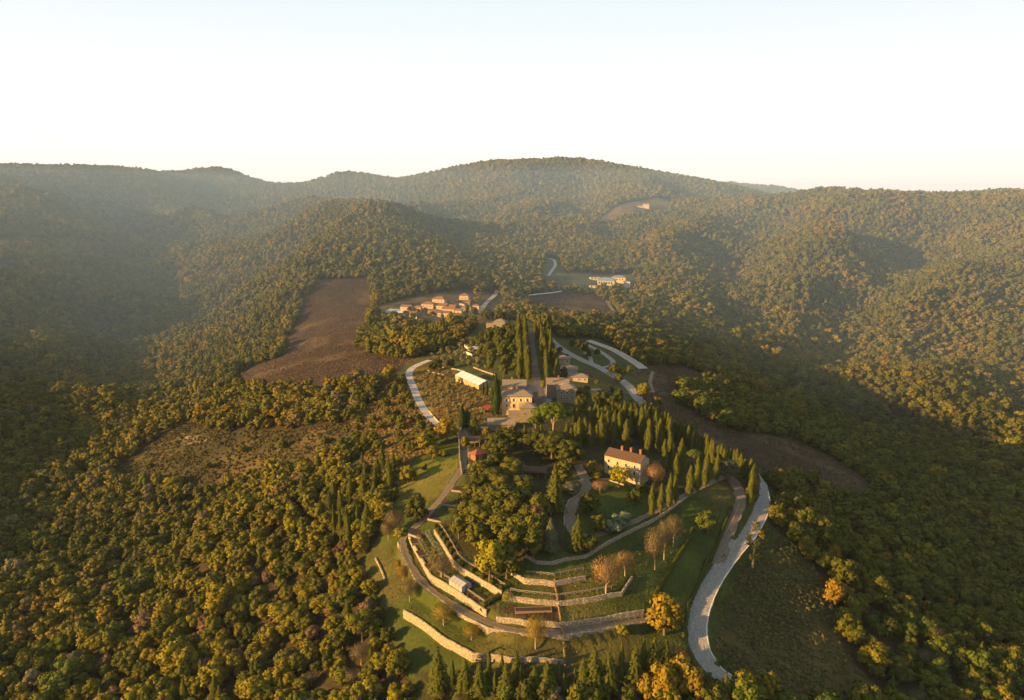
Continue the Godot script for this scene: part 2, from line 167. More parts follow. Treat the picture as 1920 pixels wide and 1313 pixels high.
["cypress_tree","young cypress in the dense screen along the main road","cypress screen along the road","cypress","cy",[73.5,-399.3,13.8,1.9,75,-396.5,13.2,1.9,77,-393.9,12.8,1.7,78.2,-391.6,13.6,1.8,80,-389.1,12.5,1.8,81.3,-386.1,13.2,2,82.5,-384.1,12.6,1.9,83.7,-381.6,12.1,2,85.2,-379.1,14.3,1.6,87,-376.2,11.3,1.9,87.7,-373.6,11.6,1.8,89.3,-371.1,13.9,2.2,90.7,-368.5,11,1.8,92.5,-366.1,14,2,93.2,-364.8,12,2.1,94.3,-362.5,13.6,1.9,95.6,-361,12,1.9,97.4,-359.5,11.2,2,98.8,-357.4,13.7,1.7,99.9,-355.5,14.1,2.1,101,-352.7,13.5,1.7,101.6,-350.6,13.1,2,103.2,-348,11.7,1.8,104.2,-346.1,12.8,2.1,105.2,-343.5,11.3,1.9,106.4,-341.7,11.2,1.9,107,-340.1,13.1,2.2,107.9,-338.4,13.1,2.1,109.2,-336.8,13.9,1.9,110.4,-335.1,11.4,2.1,110.9,-333.9,13.1,1.9,111.6,-332.3,11.2,2.2,112.6,-330.2,11.4,2.1,112.6,-328.3,12.7,1.7,112.8,-327,14.2,2.1,112.9,-325.2,12.7,2.2,113.2,-323.5,14.2,1.8,113.7,-321.9,12.1,2.2]],
["cedar_tree","grey-green cedar with flat spreading tiers at the gate drive","","cedar","grey",[102.1,-325.2,11.4,6.8]],
["pine_tree","yellow-green rounded pine above the garden lane","","parasol","pine",[89.5,-340.3,8.2,4.2]],
["umbrella_pine","large umbrella pine with wide green crown and bare forked trunk","","parasol","pine",[21.3,-366.6,19.1,10.9]],
["umbrella_pine","smaller leaning umbrella pine left of the large one","","parasol","pine",[12.2,-372.3,10,4.8]],
["cypress_tree","tall dark cypress beside the villa, in the clump at its left","cypresses at the left of the villa","cypress","cydark",[-11.1,-407.6,24.2,2,-8.9,-404.3,25.5,2.3,-8.2,-415,19.4,1.9]],
["cypress_tree","small pointed cypress at the near end of the white marquee","cypresses beside the marquee","cypress","cydark",[-18.3,-448.6,9.1,1,-15.9,-447.7,9.7,1.2]],
["cypress_tree","broad dark cypress at the bend of the walled track","cypresses at the track bend","cypress","cydark",[-27.6,-385.3,14,2.3,-24.8,-387.1,11.3,2.1]],
["pine_tree","olive-green conifer right of the dark cypresses at the track bend","","conifer","con",[-20,-374.9,12.2,4.3]],
["golden_tree","golden yellow round tree at the end of the concrete road","","oak","gold",[-34.6,-371.3,12.7,6.5]],
["golden_tree","paler golden bush in front of the round golden tree","","oak","olivegold",[-44.5,-362.7,10.7,5.6]],
["round_tree","solitary yellow round tree at the corner of the ploughed field","","oak","gold",[-88.8,-516.5,11.5,5.8]],
["walnut_tree","spreading yellow tree in front of the stone farmhouse","","oakwide","yellow",[47.6,-307.4,10,7.1]],
["bare_tree","brown half-bare bush right of the farmhouse","","bare","tan",[64,-310.8,11.2,4.6]],
["shrub","golden shrubs left of the farmhouse by the gravel path, taller one","","oak","olivegold",[36.9,-318.4,7.2,2.5]],
["shrub","low golden shrub at the left corner of the farmhouse","","oak","olivegold",[38.2,-313.3,4.1,2.7]],
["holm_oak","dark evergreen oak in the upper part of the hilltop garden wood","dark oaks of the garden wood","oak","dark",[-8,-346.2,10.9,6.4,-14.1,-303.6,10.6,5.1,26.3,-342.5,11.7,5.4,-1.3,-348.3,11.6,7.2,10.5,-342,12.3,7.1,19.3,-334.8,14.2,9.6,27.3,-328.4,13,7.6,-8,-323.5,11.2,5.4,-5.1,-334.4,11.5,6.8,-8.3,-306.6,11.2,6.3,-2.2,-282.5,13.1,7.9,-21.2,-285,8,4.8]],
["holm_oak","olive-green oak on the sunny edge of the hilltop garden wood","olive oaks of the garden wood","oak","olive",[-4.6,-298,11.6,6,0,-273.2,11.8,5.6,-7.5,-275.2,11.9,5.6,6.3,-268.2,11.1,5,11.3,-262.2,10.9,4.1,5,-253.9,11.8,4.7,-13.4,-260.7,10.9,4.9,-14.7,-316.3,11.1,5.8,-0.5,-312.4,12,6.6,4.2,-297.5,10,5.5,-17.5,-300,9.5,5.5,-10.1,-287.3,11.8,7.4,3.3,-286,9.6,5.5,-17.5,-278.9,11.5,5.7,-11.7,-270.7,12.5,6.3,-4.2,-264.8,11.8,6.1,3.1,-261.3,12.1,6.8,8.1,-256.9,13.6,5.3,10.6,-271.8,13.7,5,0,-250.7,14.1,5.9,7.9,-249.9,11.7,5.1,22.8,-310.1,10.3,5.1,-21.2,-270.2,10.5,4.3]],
["linden_tree","bright yellow-green tree at the front of the garden wood above the lawn","","oak","yellow",[-8,-240.6,16.9,6.3]],
["oak_tree","green oak just right of the bright yellow-green tree","","oak","olive",[-1.9,-241.3,13.1,5]],
["autumn_tree","pinkish brown tree rising among the garden oaks","","oak","rust",[10,-266,12.5,3.1]],
["spruce_tree","tall pointed dark conifer beside the gravel garden path","","conifer","con",[17.6,-282.5,21.8,4.8]],
["pine_tree","grey-green conifer at the front of the garden wood","","conifer","grey",[14.4,-253.1,13.9,4]],
["spruce_tree","dark green conifer between the garden path and the stone wall","","conifer","con",[24.4,-253.3,15,4.2]],
["laurel_bush","round dark green tree beside the dark conifer above the wall","","oak","dark",[29.7,-254.1,7.6,3.6]],
["laurel_bush","big dark rounded bush in the bend of the garden path","","oak","dark",[31.9,-282.3,8.7,4.8]],
["laurel_bush","grey-green spreading bush left of the garden path","","oak","grey",[25.6,-300,4.9,5.1]],
["laurel_bush","green bush at the lower end of the house lawn","","oak","olive",[34,-267.4,7.4,3.8]],
["lavender_bush","silvery grey bush bordering the garden lane","silvery bushes by the lane","oak","silver",[37.9,-268.8,4.5,3.2,42.8,-273.1,5.3,3.6,41,-267.8,3.6,2.7,46,-277.7,3.9,3]],
["bare_tree","small brown tree on the house lawn","","bare","tan",[38.5,-300.8,6.2,3.7]],
["laurel_bush","dark bush on the right edge of the house lawn","dark bushes of the house lawn","oak","dark",[52.5,-293.2,7.3,3.4,57.3,-301.3,6.2,3]],
["holm_oak","large round dark tree beside the walled track above the terraces","","oak","dark",[-41.2,-292.5,13.2,5.7]],
["bare_tree","leafless grey tree left of the walled track","bare trees left of the track","bare","greybare",[-49.7,-290.5,11,4.3,-52.6,-288.2,8.3,3.4]],
["golden_tree","yellowing sapling beside the bend of the terrace track","","oak","yellow",[-46.7,-285.5,4.8,3.4]],
["pine_tree","dark pine in the belt between the lawn and the wood","pines left of the lawn","conifer","con",[-87.5,-337.4,11.8,3.5,-76.5,-352.7,14.6,2.3,-65.2,-349.9,15.8,3.2,-59.4,-345.3,12.2,2.3,-64.3,-302.4,12.3,3.6,-70.3,-325.8,15.7,2.6,-77.4,-314,10.8,3.5,-58.4,-330.5,14,3.2,-72.3,-338.9,13.9,3.1,-71.3,-297.1,15.6,2.4,-64,-315.2,10.5,3.2,-64.7,-322.5,12.5,2.7,-78.1,-331.8,15.4,2.7,-66.5,-342.5,13.8,3.4,-81,-325.1,14.1,2.5,-74.4,-307.8,14.4,2.8,-87.3,-327.1,13.7,3.5,-86.1,-316.1,13,2.4,-66.7,-335.1,12.8,2.5,-60.8,-338.4,14.5,3.2]],
["cypress_tree","slender cypress in the belt of pines left of the terraces","cypresses left of the terraces","cypress","cy",[-80.9,-309.8,16.9,1.1,-76.5,-303.7,17.4,1.1,-72.7,-299.8,15.6,1.1,-68.4,-302.7,13.9,1.2,-84.8,-315.7,11.1,1]],
["lime_tree","pale tan leafless tree with rounded crown on the middle terrace","","bare","tan",[33,-234.6,14,5.6]],
["lime_tree","smaller tan leafless tree behind the rounded one","","bare","tan",[41,-243.4,9.8,3.5]],
["poplar_tree","grey-brown thin tree in the clump on the upper right terrace","thin trees of the right terrace","bare","greybare",[53.2,-250.2,17.7,4,57.8,-256.3,16.3,3.7,63.1,-265.1,13.4,3.8]],
["acer_tree","round bright green tree on the right grass strip","","oak","green",[80.5,-280.3,10.1,5.1]],
["golden_tree","golden tree at the right end of the terrace track","","oak","gold",[51.6,-223.1,15,6.7]],
["poplar_tree","tall thin yellow-green tree on the verge of the main road","","poplar","olivegold",[96,-268.5,21,4.3]],
["birch_tree","slim yellow half-bare tree below the terrace track","","bare","yellowbare",[7.7,-215.3,12.2,3.8]],
["fruit_tree","yellow leafy bush below the lit wall of the terrace track","","bare","yellowbare",[-23.9,-231.3,8.2,4.3]],
["fruit_tree","thin yellowish fruit tree right of the yellow bush","","bare","yellowbare",[-13.7,-222.3,5.6,3.1]],
["fruit_tree","small leafless fruit tree on the left grass terrace","","bare","greybare",[-38.3,-248.7,9.1,3.6]],
["fruit_tree","orange-brown sapling on the left grass terrace","orange saplings","bare","orange",[-42.5,-261.9,5.9,3.1,-45.4,-269.8,3.7,1.9]],
["fruit_tree","grey leafless fruit tree behind the small greenhouse","","bare","greybare",[-26.3,-250.1,8,5]],
["fruit_tree","yellow sapling on the lower right bank","","oak","yellow",[36.8,-221.5,5,2.3]],
["spruce_tree","olive conifer in the belt below the terraces, first from the left","conifers below the terraces","conifer","con",[-23.4,-208.9,17.8,4.3]],
["spruce_tree","olive conifer in the belt below the terraces, second from the left","conifers below the terraces","conifer","con",[-14.8,-205.7,13.5,3.6]],
["spruce_tree","olive conifer in the belt below the terraces, third from the left","conifers below the terraces","conifer","con",[-10.1,-204.3,12.1,3.5]],
["spruce_tree","olive conifer in the belt below the terraces, fourth from the left","conifers below the terraces","conifer","con",[-1.7,-202.1,12.1,3.5]],
["spruce_tree","olive conifer in the belt below the terraces, fifth from the left","conifers below the terraces","conifer","con",[1.4,-205.5,11.7,2.6]],
["spruce_tree","olive conifer in the belt below the terraces, sixth from the left","conifers below the terraces","conifer","con",[6.8,-202,10.6,3]],
["spruce_tree","olive conifer in the belt below the terraces, seventh from the left","conifers below the terraces","conifer","con",[11,-201.6,12.6,4.2]],
["spruce_tree","olive conifer in the belt below the terraces, eighth from the left","conifers below the terraces","conifer","con",[22.3,-203.9,12.2,3.5]],
["spruce_tree","olive conifer in the belt below the terraces, ninth from the left","conifers below the terraces","conifer","con",[26,-203.7,16.4,4.7]],
["spruce_tree","olive conifer in the belt below the terraces, tenth from the left","conifers below the terraces","conifer","con",[30.4,-203.9,14.8,4]],
["spruce_tree","olive conifer in the belt below the terraces, eleventh from the left","conifers below the terraces","conifer","con",[38.7,-206.5,15.1,3.8]],
["spruce_tree","olive conifer in the belt below the terraces, twelfth from the left","conifers below the terraces","conifer","con",[44.9,-209,14.4,3.8]],
["spruce_tree","olive conifer in the belt below the terraces, thirteenth from the left","conifers below the terraces","conifer","con",[49,-210,12.6,3.6]],
["cypress_tree","thin cypress between the conifers below the terraces","thin cypresses below the terraces","cypress","cy",[-18.9,-208.3,11.7,0.9,-7.2,-207.4,11.8,1,-5.5,-203.8,7.9,0.7,2.8,-203.2,9,0.8,14.7,-203.5,10.5,0.8,16.5,-202.1,8.4,0.8,19.6,-203.8,8.7,0.8,-2.9,-206.9,9.7,0.7,35,-206.5,15.8,1,42,-209,13.3,1.2]],
["golden_tree","golden oak beside the lower bend of the main road","golden oaks at the road bend","oak","gold",[53,-204,13.5,5.2,46.4,-200.2,15.7,5,41.5,-200.7,11.2,3.3,56.5,-200.8,13.4,4.2]],
["golden_tree","golden brown oak overhanging the main road at the bottom","oaks over the road","oak","olivegold",[72.8,-202.2,14.3,4.7,81.6,-205.5,12.8,3.7]],
["dark_oak","dark oak in the gap between conifers and golden oaks","dark oaks at the bottom","oak","dark",[60.9,-201.8,9.4,3.8,36.5,-200.8,6.9,3.7,62.8,-199.4,8.8,4.1]],
["evergreen_tree","dark rounded evergreen behind the lawn of the marquee","evergreens behind the marquee","oak","dark",[-55.2,-526.4,9.3,4.3,-59,-524.8,7.6,3.5,-45.7,-530.9,7.3,3.6]],
["olive_tree","small grey-gold olive tree on the slope below the marquee","olives below the marquee","olive","olive_g",[-22,-433.3,4.4,2.4,-46.1,-437,3.5,2.4,-44.6,-448.9,4.7,2.6,-51.9,-459.8,3.4,2.3,-16.1,-406.6,4.6,2.8,-37.7,-496.3,4,2.3,-37.9,-420.3,3.8,2.2,-55.4,-465.5,3.5,1.9,-30.7,-453.9,3.2,2.6,-50,-494.2,4.1,2.4,-40.2,-481,5,2.7,-47.2,-445.1,4,2.2,-42,-493,3.3,2.2,-47.5,-431.3,4.6,2.9,-29.2,-399.9,3.7,2.7,-43,-476.1,4.4,2.4,-39.8,-486.2,4.2,2,-44.9,-498.7,3.2,2,-41.1,-429.5,4.2,2.1,-39.1,-438,4.6,2.7,-43.8,-454.2,4.9,2.8,-29.5,-429.8,3.9,1.9,-46.8,-487,3.2,2.1,-31.8,-466.2,3.6,2.8,-25.4,-460.4,3.5,2.1,-27.3,-415.6,4.5,2.2,-49.5,-454,3.5,2.4,-59.2,-515,4.2,2.2,-41.4,-461,4.1,2.1,-24.4,-450.9,3.3,2.4,-60,-509.3,4.9,2.1,-42.2,-442.9,3.5,2.6,-28.2,-444.5,4,2.7,-55.1,-501.6,3.6,2.6,-54.7,-506.9,3.6,2.6,-21.6,-427.9,3.4,2.5,-38.2,-456.2,4.6,2.4,-24.3,-410.1,3.6,2.4,-47.3,-426,3.9,2.4,-42.6,-470.9,3.4,2.8,-45.4,-509.3,4.9,2.2,-30.1,-425,4.2,2.2,-17.7,-438.9,3.6,1.9,-28.7,-434.4,3.9,2.1,-16.4,-433.3,4.7,2,-24.5,-397.9,4.9,2.1,-36.6,-472.2,4.2,2,-36.6,-411.6,4.7,2.3,-36.3,-402,4.7,2.6,-51.3,-437.6,3.4,2.7,-33.4,-449,4.2,2.8,-29,-406.7,4.9,2.4,-59.3,-492.8,4,2.7,-47.8,-465.6,4.4,2.8,-17.8,-411.8,3.5,2.7,-33.3,-459.6,4.6,2.2,-34.5,-484.4,4.6,2.3,-33,-440.7,3.3,2,-47.3,-460,3.6,2.1,-60.7,-501.3,5,2.5,-47.3,-504.3,3.6,2.3,-57,-477.2,3.4,2.1,-32.9,-420.7,4.5,2,-40.9,-408.7,4,2.8,-34.4,-428.5,4.6,2.3,-54.3,-492.1,4,2.1,-19.7,-445.1,3.3,2.8,-43.9,-419.9,4.7,2,-26,-438.7,4.7,2,-47.9,-477.9,3.5,2.5,-25.4,-423.9,3.7,2.9,-59.2,-484.9,3.9,2.6]],
["olive_tree","olive tree on the slope above the marquee","olives above the marquee","olive","olive_g",[-29.1,-590.6,3.8,2.4,-42.7,-594.2,5.3,3.1,-51,-578.7,4.2,2.5,-28.4,-602.4,3.7,2.3,-34,-614.7,4.3,2.2,-47,-606.8,4.2,2.5,-53.1,-561,3.6,2.9,-44.6,-567.1,4.5,3,-41.1,-584.5,5,2.9,-55.5,-601.4,4.5,2.7,-58.7,-590.2,4.8,2,-33.4,-546,5,2.7,-26.9,-527.4,3.5,3,-47.7,-557.8,3.8,2.5,-33,-579.9,4.6,2.3,-52.9,-585.8,5,2.5,-38.4,-570.1,5.2,2.9,-32.6,-529.1,5,2.2,-32.1,-535.4,3.8,2.9,-57.7,-573,4,2.6,-44.3,-599.5,5.1,2.9,-36.6,-609.9,4.4,2.1,-46.3,-549.2,4.2,2.2,-41.9,-614.5,4.7,2.9,-38.4,-554.9,5.2,2.1,-33.5,-594.9,4.4,2.7,-34,-603,4.6,2.2,-60.8,-561.5,3.5,2.1,-30.2,-565.8,4.9,2.1,-53.1,-550.3,5.1,2.7,-24.9,-580.2,4,2.9,-38.6,-545.9,4.2,2.3,-42.5,-575.8,3.6,2.6,-24.3,-585.8,4.5,2.7,-51.2,-595.8,3.5,2.5,-29.8,-550.8,4.8,2.4,-24.2,-565.8,3.7,2.9,-27.3,-558.8,5,2.1,-57.4,-580.5,4.7,2.4,-49.3,-569.8,4.1,2.1,-35.5,-587.6,4.8,2.5,-63.8,-571.4,3.9,2.4,-18.1,-510.7,5.3,2.5,-42.5,-558.3,5,2.1,-36.5,-539.2,3.6,2.8,-47.8,-587.9,3.9,2.8,-33.3,-574.5,4.2,2.7,-24.4,-516.6,4.7,2,-25,-532.7,5.3,2.7,-57.7,-555.7,3.9,3,-26.2,-544.7,3.9,2.6,-25.8,-537.9,4.9,2.8]],
["scrub_oak","low bushy oak on the overgrown slope left of the concrete road","scrub oaks on the west slope","oak","olive",[-93.5,-474.1,7.8,3.2,-63.7,-404.3,4.7,3.5,-53.5,-385.5,4.5,2.8,-64.8,-411.1,7.9,3.6,-99.3,-444.8,4.7,3.6,-82,-457.2,6.7,3.8,-61.1,-381.7,4.4,3.5,-71.2,-453.6,6.9,3.2,-80.2,-489.2,5.5,3.8,-79.3,-470.3,7.9,3.3,-74.3,-479.1,7.5,2.9,-71.2,-434.9,4.4,2.2,-51.6,-396,6.2,3.5,-63.7,-438.6,7,3.7,-56.5,-414.1,5,3.8,-76.8,-430.9,6.8,3.4,-78.3,-394.6,7.6,3.7,-80.3,-482.2,7.7,2.4,-91.2,-408.5,5.9,3.8,-86.8,-477.3,4.9,2.4,-84.3,-401,4.6,3.3,-56.4,-372.6,6.1,3.2,-95.2,-437.7,5.1,2.6,-77.3,-498.5,7.9,3.8,-63,-390.8,4.9,2.4,-46.3,-373,7.6,2.5,-82.2,-386.4,8,2.4,-86,-434.4,4.6,2.9,-77.9,-438.2,5.3,2.6,-85.8,-379.6,7.2,2.8,-75.8,-509.4,6.6,3.9,-94.1,-424.1,5.6,2.6,-96.2,-456.5,7.2,2.3,-50.1,-379.6,4.8,3,-68.7,-460.9,7.2,3.7,-73,-381,6.8,3.7,-53.1,-364.7,6.5,2.7,-83.8,-419.8,4.5,2.8,-45.3,-384.2,5.4,3.1,-77.4,-414.3,5.2,3.3,-71.5,-418.6,6.8,3.7,-75.6,-372.8,5.2,2.6]],
["garden_tree","golden tree on the bank beside the left lawn","golden trees by the left lawn","oak","olivegold",[-39.9,-350.8,7.1,4,-34.9,-349.6,4.5,2.7,-50,-331.8,9.5,4.6,-57.9,-349.3,7.1,4,-43,-338.4,4.7,1.8]],
["yard_tree","small yellow tree in the yard of the villa outbuildings","yard trees","oak","olivegold",[-24,-356.8,7.1,2.5,-13.6,-370.8,5.3,2.5,-4.2,-365.7,6.4,3.6,-13.4,-349.9,3.9,1.9]],
["yard_tree","dark green tree in front of the long low outbuilding","dark trees before the outbuilding","oak","dark",[-6.2,-353.9,10.7,3,0.6,-366.7,6.4,2.5,-9.5,-356.6,5.7,2.5]],
["cypress_tree","small cypress among the trees in front of the villa","cypresses before the villa","cypress","cy",[6.8,-357.8,10,1.4,4.1,-353.7,8.5,1.4,10.8,-351.5,10.7,1.5,14.9,-353.4,11.3,1.4,11.4,-418.3,8.5,1.9,27.7,-355.5,11.9,1.6,30.2,-352.5,10.1,1.5]],
["hedge_tree","bushy tree beside the sheds right of the avenue","trees by the sheds","oak","olive",[48.2,-456.8,4.6,2.4,57.8,-480.7,3.7,2.2,44.2,-451.2,4.2,2.7,64.3,-461.3,5.7,3.1,65.3,-443.2,5.9,3.3,43.3,-433.9,8.1,4.3,55.9,-434.7,5.8,3.6]],
["garden_tree","single bright yellow tree at the near end of the right cypress row","","oak","yellow",[20,-458.1,5.7,1.6]],
["dark_tree","dark rounded tree in front of the second stone house","","oak","dark",[35.7,-484.7,9.7,2.7]],
["shrub","dark bush on the islands of the parking loop","bushes of the parking loop","oak","dark",[68.9,-577.7,6.2,2.8,57.9,-575.5,10.9,4.3,55.2,-593.3,9,3.5,60.7,-564.7,7.3,2.5,42.1,-553,3.4,2.5,38.4,-573.4,4.4,2.6,50.1,-595.9,7.2,3.1]],
["meadow_tree","yellow-topped tree on the right verge of the upper road","","oak","olivegold",[85,-457.6,12.1,4.8]],
["meadow_tree","bushy tree on the meadow between the upper road and gravel strip","trees of the upper meadow","oak","olive",[74.9,-525.8,8.1,4.7,80.1,-520.4,7.2,3.5,89.1,-540.4,6.2,3.2,74.7,-496.7,7.7,3.7]],
["field_tree","round green tree at the edge of the bracken field","trees edging the bracken field","oak","green",[128.5,-529.5,11.9,6.8,145.3,-535,13.7,6.1,115.7,-478,10.1,6.1,123.8,-459.8,13.7,6.3,136.7,-467.6,14.7,6.7,134.7,-442.4,12.9,6.1,123.4,-479.5,11.2,5.4]],
["hamlet_tree","golden poplar standing at the right end of the hilltop hamlet","","poplarwide","gold",[-39.3,-835.9,23.4,7.4]],
["hamlet_tree","yellow spreading tree beside the hamlet pool","","oakwide","olivegold",[-148.7,-795.2,20.6,9.4]],
["hamlet_tree","small tree among the houses of the hilltop hamlet","trees of the hamlet","oak","olive",[-99.4,-770.8,5.7,2.6,-93.6,-779.5,5.2,2.3,-84,-786.5,4.7,2,-73.7,-757,5.6,2.5,-63.2,-751.7,6.7,2.5,-110,-777.5,6.4,2.6,-48.3,-780.9,9.3,2.9,-40,-775.2,8.6,3.4,-84.2,-761.6,4.5,2.8,-101,-739.2,7.7,3.8,-40.7,-735.8,11,3.8,-55.9,-719.9,8.1,3.2,-29.5,-725.8,11.9,4.3]],
["cypress_tree","slender cypress at the far end of the avenue","cypresses at the far end of the avenue","cypress","cy",[20.1,-630.4,14.7,1.9,9,-675.5,13.1,2.2,-6.5,-732.3,10.9,1.4,-3.7,-722.3,10.8,1.3,22.5,-607,15.5,1.6,12.1,-654.3,12.7,1.9,-9,-679.2,10.2,1.5,27.1,-608.2,12.8,1.8]],
["evergreen_tree","dark evergreen around the small villa uphill","evergreens near the uphill villa","oak","dark",[-23.7,-712.3,13.3,5.8,-18.2,-612.1,12.9,5.9,-11.3,-608.8,12.8,5.4,-4.6,-623.2,12.6,5.1,-25.6,-628.2,7.1,3.7,6.7,-605.2,15.5,6.7,0.9,-589.5,12.5,5.7]],
["hedge_tree","green hedge-like tree on the terrace above the small pool","hedge trees above the pool","oak","green",[-34.3,-616.4,5.6,3.7,-30.5,-611.9,6,3.6,-37.7,-618.3,4.7,3.2,-26.7,-609.9,5.1,3.2]],
["cypress_tree","tiny dark cypress at the blue-roofed house","cypresses at the blue roofed house","cypress","cydark",[141.7,-1041.6,10.7,1.5,145,-1043.2,9.9,1.5,147.8,-1042,9.9,1.5,117.1,-1012.7,10.4,1.5]],
["meadow_bush","large yellow-green bush at the lower edge of the saddle meadow","","oak","olivegold",[-214.5,-436.6,9.3,7.4]],
["meadow_bush","small bush in the middle of the saddle meadow","small bushes of the saddle meadow","oak","olive",[-145.3,-441.2,7.1,3.7,-175.7,-453.8,5.1,3.1,-196.4,-447.2,5.1,3.1,-112.6,-420.4,5.7,3.2,-251.6,-480.4,5.5,3.3]]]
# x, z, centimetres per pixel
const SPOTS := {"villa": [2.9,-405.4,30.7], "stone_house": [28.3,-431.1,32.6], "stone_front": [30.4,-418.3,31.7], "corner_house": [8.6,-391.4,29.7], "low_house": [-5.8,-378.4,28.8], "farmhouse": [49.5,-315.5,24.4], "loggia": [10.7,-315,24.3], "red_hut": [-16.8,-340.8,26.2], "dark_shed": [-20.2,-357,27.3], "avenue_a": [36.6,-532.2,39.8], "avenue_b": [38.1,-497.5,37.3], "avenue_c": [45,-482.6,36.3], "white_box": [53,-444.5,33.5], "dark_box": [60.2,-453.3,34.2], "pergola": [54.4,-503.8,37.8], "uphill": [-10.7,-657,48.7], "uphill_b": [-19.7,-633.7,47], "pool_small": [-30.9,-585.5,43.6], "patio": [-25.3,-585.2,43.6], "pool_big": [-125,-778.2,57.3], "blue_a": [134,-1029.2,75.3], "blue_b": [155.6,-1059.5,77.4], "blue_c": [164.4,-1037.7,75.9], "blue_wall": [120.1,-1054,77], "blue_terrace": [113.1,-1010.1,73.9], "far_house": [310.2,-1719.5,123.1], "far_annex": [293.2,-1706.5,122.2], "red_terrace": [-15,-421.8,31.9], "greenhouse": [-18.8,-240.8,19.2], "raised_bed": [7.3,-225.9,18.2], "arbor": [-1.3,-232.7,18.6], "bench": [13,-248.1,19.6], "h1": [-91.9,-794.9,58.5], "h2": [-81.9,-819.3,60.2], "h3": [-78.8,-793.1,58.4], "h4": [-67.3,-773.8,57], "h5": [-85.1,-770,56.8], "h6": [-70.7,-754.3,55.7], "h7": [-56.7,-769.3,56.7], "h8": [-48.9,-790.6,58.2], "h9": [-55.2,-844.6,62], "h10": [-56.1,-828.8,60.9], "h11": [-114.1,-782.1,57.6], "h12": [-100.4,-778.5,57.4], "h13": [-79.8,-762.2,56.2], "h14": [-65.3,-791.9,58.3], "h15": [-40,-810,59.6], "h16": [-103.7,-759.8,56], "h17": [-57.5,-748.5,55.2], "terrace_glass": [-63.7,-542.6,40.6], "van": [50.7,-935.4,68.6]}
const LINES := {
"stub": [-56.8,-280.3,-54,-274.6,-50.4,-265.9],
"tent": [-39.4,-492.5,-21.6,-463.6,-12,-465.2],
"track_wall": [-25.6,-340,-27.1,-357.8,-28.8,-377.8,-27.2,-387.9,-24,-394.2,-19,-397.7],
"lawn_wall": [-23.7,-327.2,-25.4,-340],
"tent_wall": [-55.4,-536.9,-43.3,-525.7,-34,-515.2],
"tent_wall2": [-28.3,-525.4,-17,-505.2,-11.1,-495.4],
"road_kerb": [-50.4,-429.3,-40.7,-399.1],
"olive_wall": [-62.2,-525.9,-54.2,-516.1,-46.5,-507.8],
"fence_green": [-32,-283.9,-22,-257.4,-18.8,-252,-10.6,-242.7,-3.8,-235.8],
"fence_bal": [-0.9,-233.2,7.4,-231.3,16.2,-230.2,27.9,-232.6,35.7,-234.9],
"fence_lawn": [5,-239.8,15.2,-238.2,26.5,-242.1],
"fence_track": [-30.1,-252.6,-21.3,-242.5,-9.6,-229.4],
"fence_low": [17.7,-218.3,30.5,-221.7,48,-227.6],
"spine": [15.1,-237.7,16,-229.5,16.5,-221.8,17.1,-217.7,17.2,-211],
"hedge_right": [50.8,-237.1,57,-247.2,68.5,-267.3,74.5,-279.5],
"hedge_road": [58.2,-223.2,63.2,-238.8,73.2,-257.5,84,-277.2,97,-302.2],
"hedge_lawn": [-44.2,-360.6,-28.2,-361],
"hedge_green": [-10.2,-230.3,-4.1,-235],
"guard": [90.1,-280.9,97.6,-293.7,103.1,-304.5],
"hamlet_wall": [-71.3,-828.8,-53.8,-821.7],
"hamlet_wall2": [-106.9,-754.5,-97.8,-744.3],
"pool_wall": [-39.8,-600.4,-33.1,-576.2],
"pool_wall2": [-39,-574.7,-30,-557.6],
"pool_wall_big": [-137.3,-783,-112,-759.7],
"farm_kerb": [35.2,-314.1,43.6,-313.8,50.3,-309.7],
"path_wall": [20.9,-271.8,21.6,-282.6,24.1,-292.4,30.3,-300.2],
"white_fence": [16.6,-906.6,34,-926.7,51.8,-942.3,64.6,-958.9]}
# spurs and gullies of the hillsides: x, forward distance, to x, forward distance, rise, half width
const FOLDS := [
[715.8,1513.5,571.6,1362.4,26,75],
[571.6,1362.4,405,1073.7,26,75],
[832.6,1222.7,642.5,1053.1,24,70],
[642.5,1053.1,502.1,913.4,24,70],
[819.1,1427.9,684.1,1240.7,-24,60],
[684.1,1240.7,451.8,956,-24,60],
[451.8,956,362.8,811.7,-24,60],
[534.3,1548,398.2,1244,-16,60],
[398.2,1244,310.1,913.1,-16,60],
[438.6,1653.3,324.6,1404.2,14,50],
[324.6,1404.2,274.5,1259.5,14,50],
[195.1,2112.2,184.1,1910.1,-18,70],
[184.1,1910.1,143.5,1667.1,-18,70],
[345.5,2112.9,343.5,1967,14,70],
[343.5,1967,340.1,1867.6,14,70],
[30.5,2146.2,0,2045,15,80],
[0,2045,-40.2,1873.5,15,80],
[-248.9,1284.5,-276.9,1197.9,16,55],
[-276.9,1197.9,-276.6,1057.7,16,55],
[-276.6,1057.7,-261.9,890.7,16,55],
[-331.7,1279.5,-382.7,1197.2,-18,70],
[-382.7,1197.2,-425.4,1117.1,-18,70],
[-1029.3,1599.6,-807.9,1377,18,70],
[-807.9,1377,-632.1,1179.6,18,70],
[-1020.9,1830.6,-749.8,1478.7,-18,60],
[-749.8,1478.7,-597,1234.2,-18,60],
[-926.7,1995.4,-724.8,1675,18,70],
[-724.8,1675,-608.3,1497.5,18,70],
[-704.8,1021.5,-519,807.6,15,60],
[-519,807.6,-411.5,671.8,15,60],
[-645.9,1157.9,-530.5,914.3,-15,55],
[-530.5,914.3,-396.8,722,-15,55],
[649,949.7,528.4,839.3,16,60],
[528.4,839.3,418.2,708.8,16,60],
[555.5,934.9,419,776.4,-16,55],
[419,776.4,355.1,690.4,-16,55]]

const SKY_LEVEL := 0.252
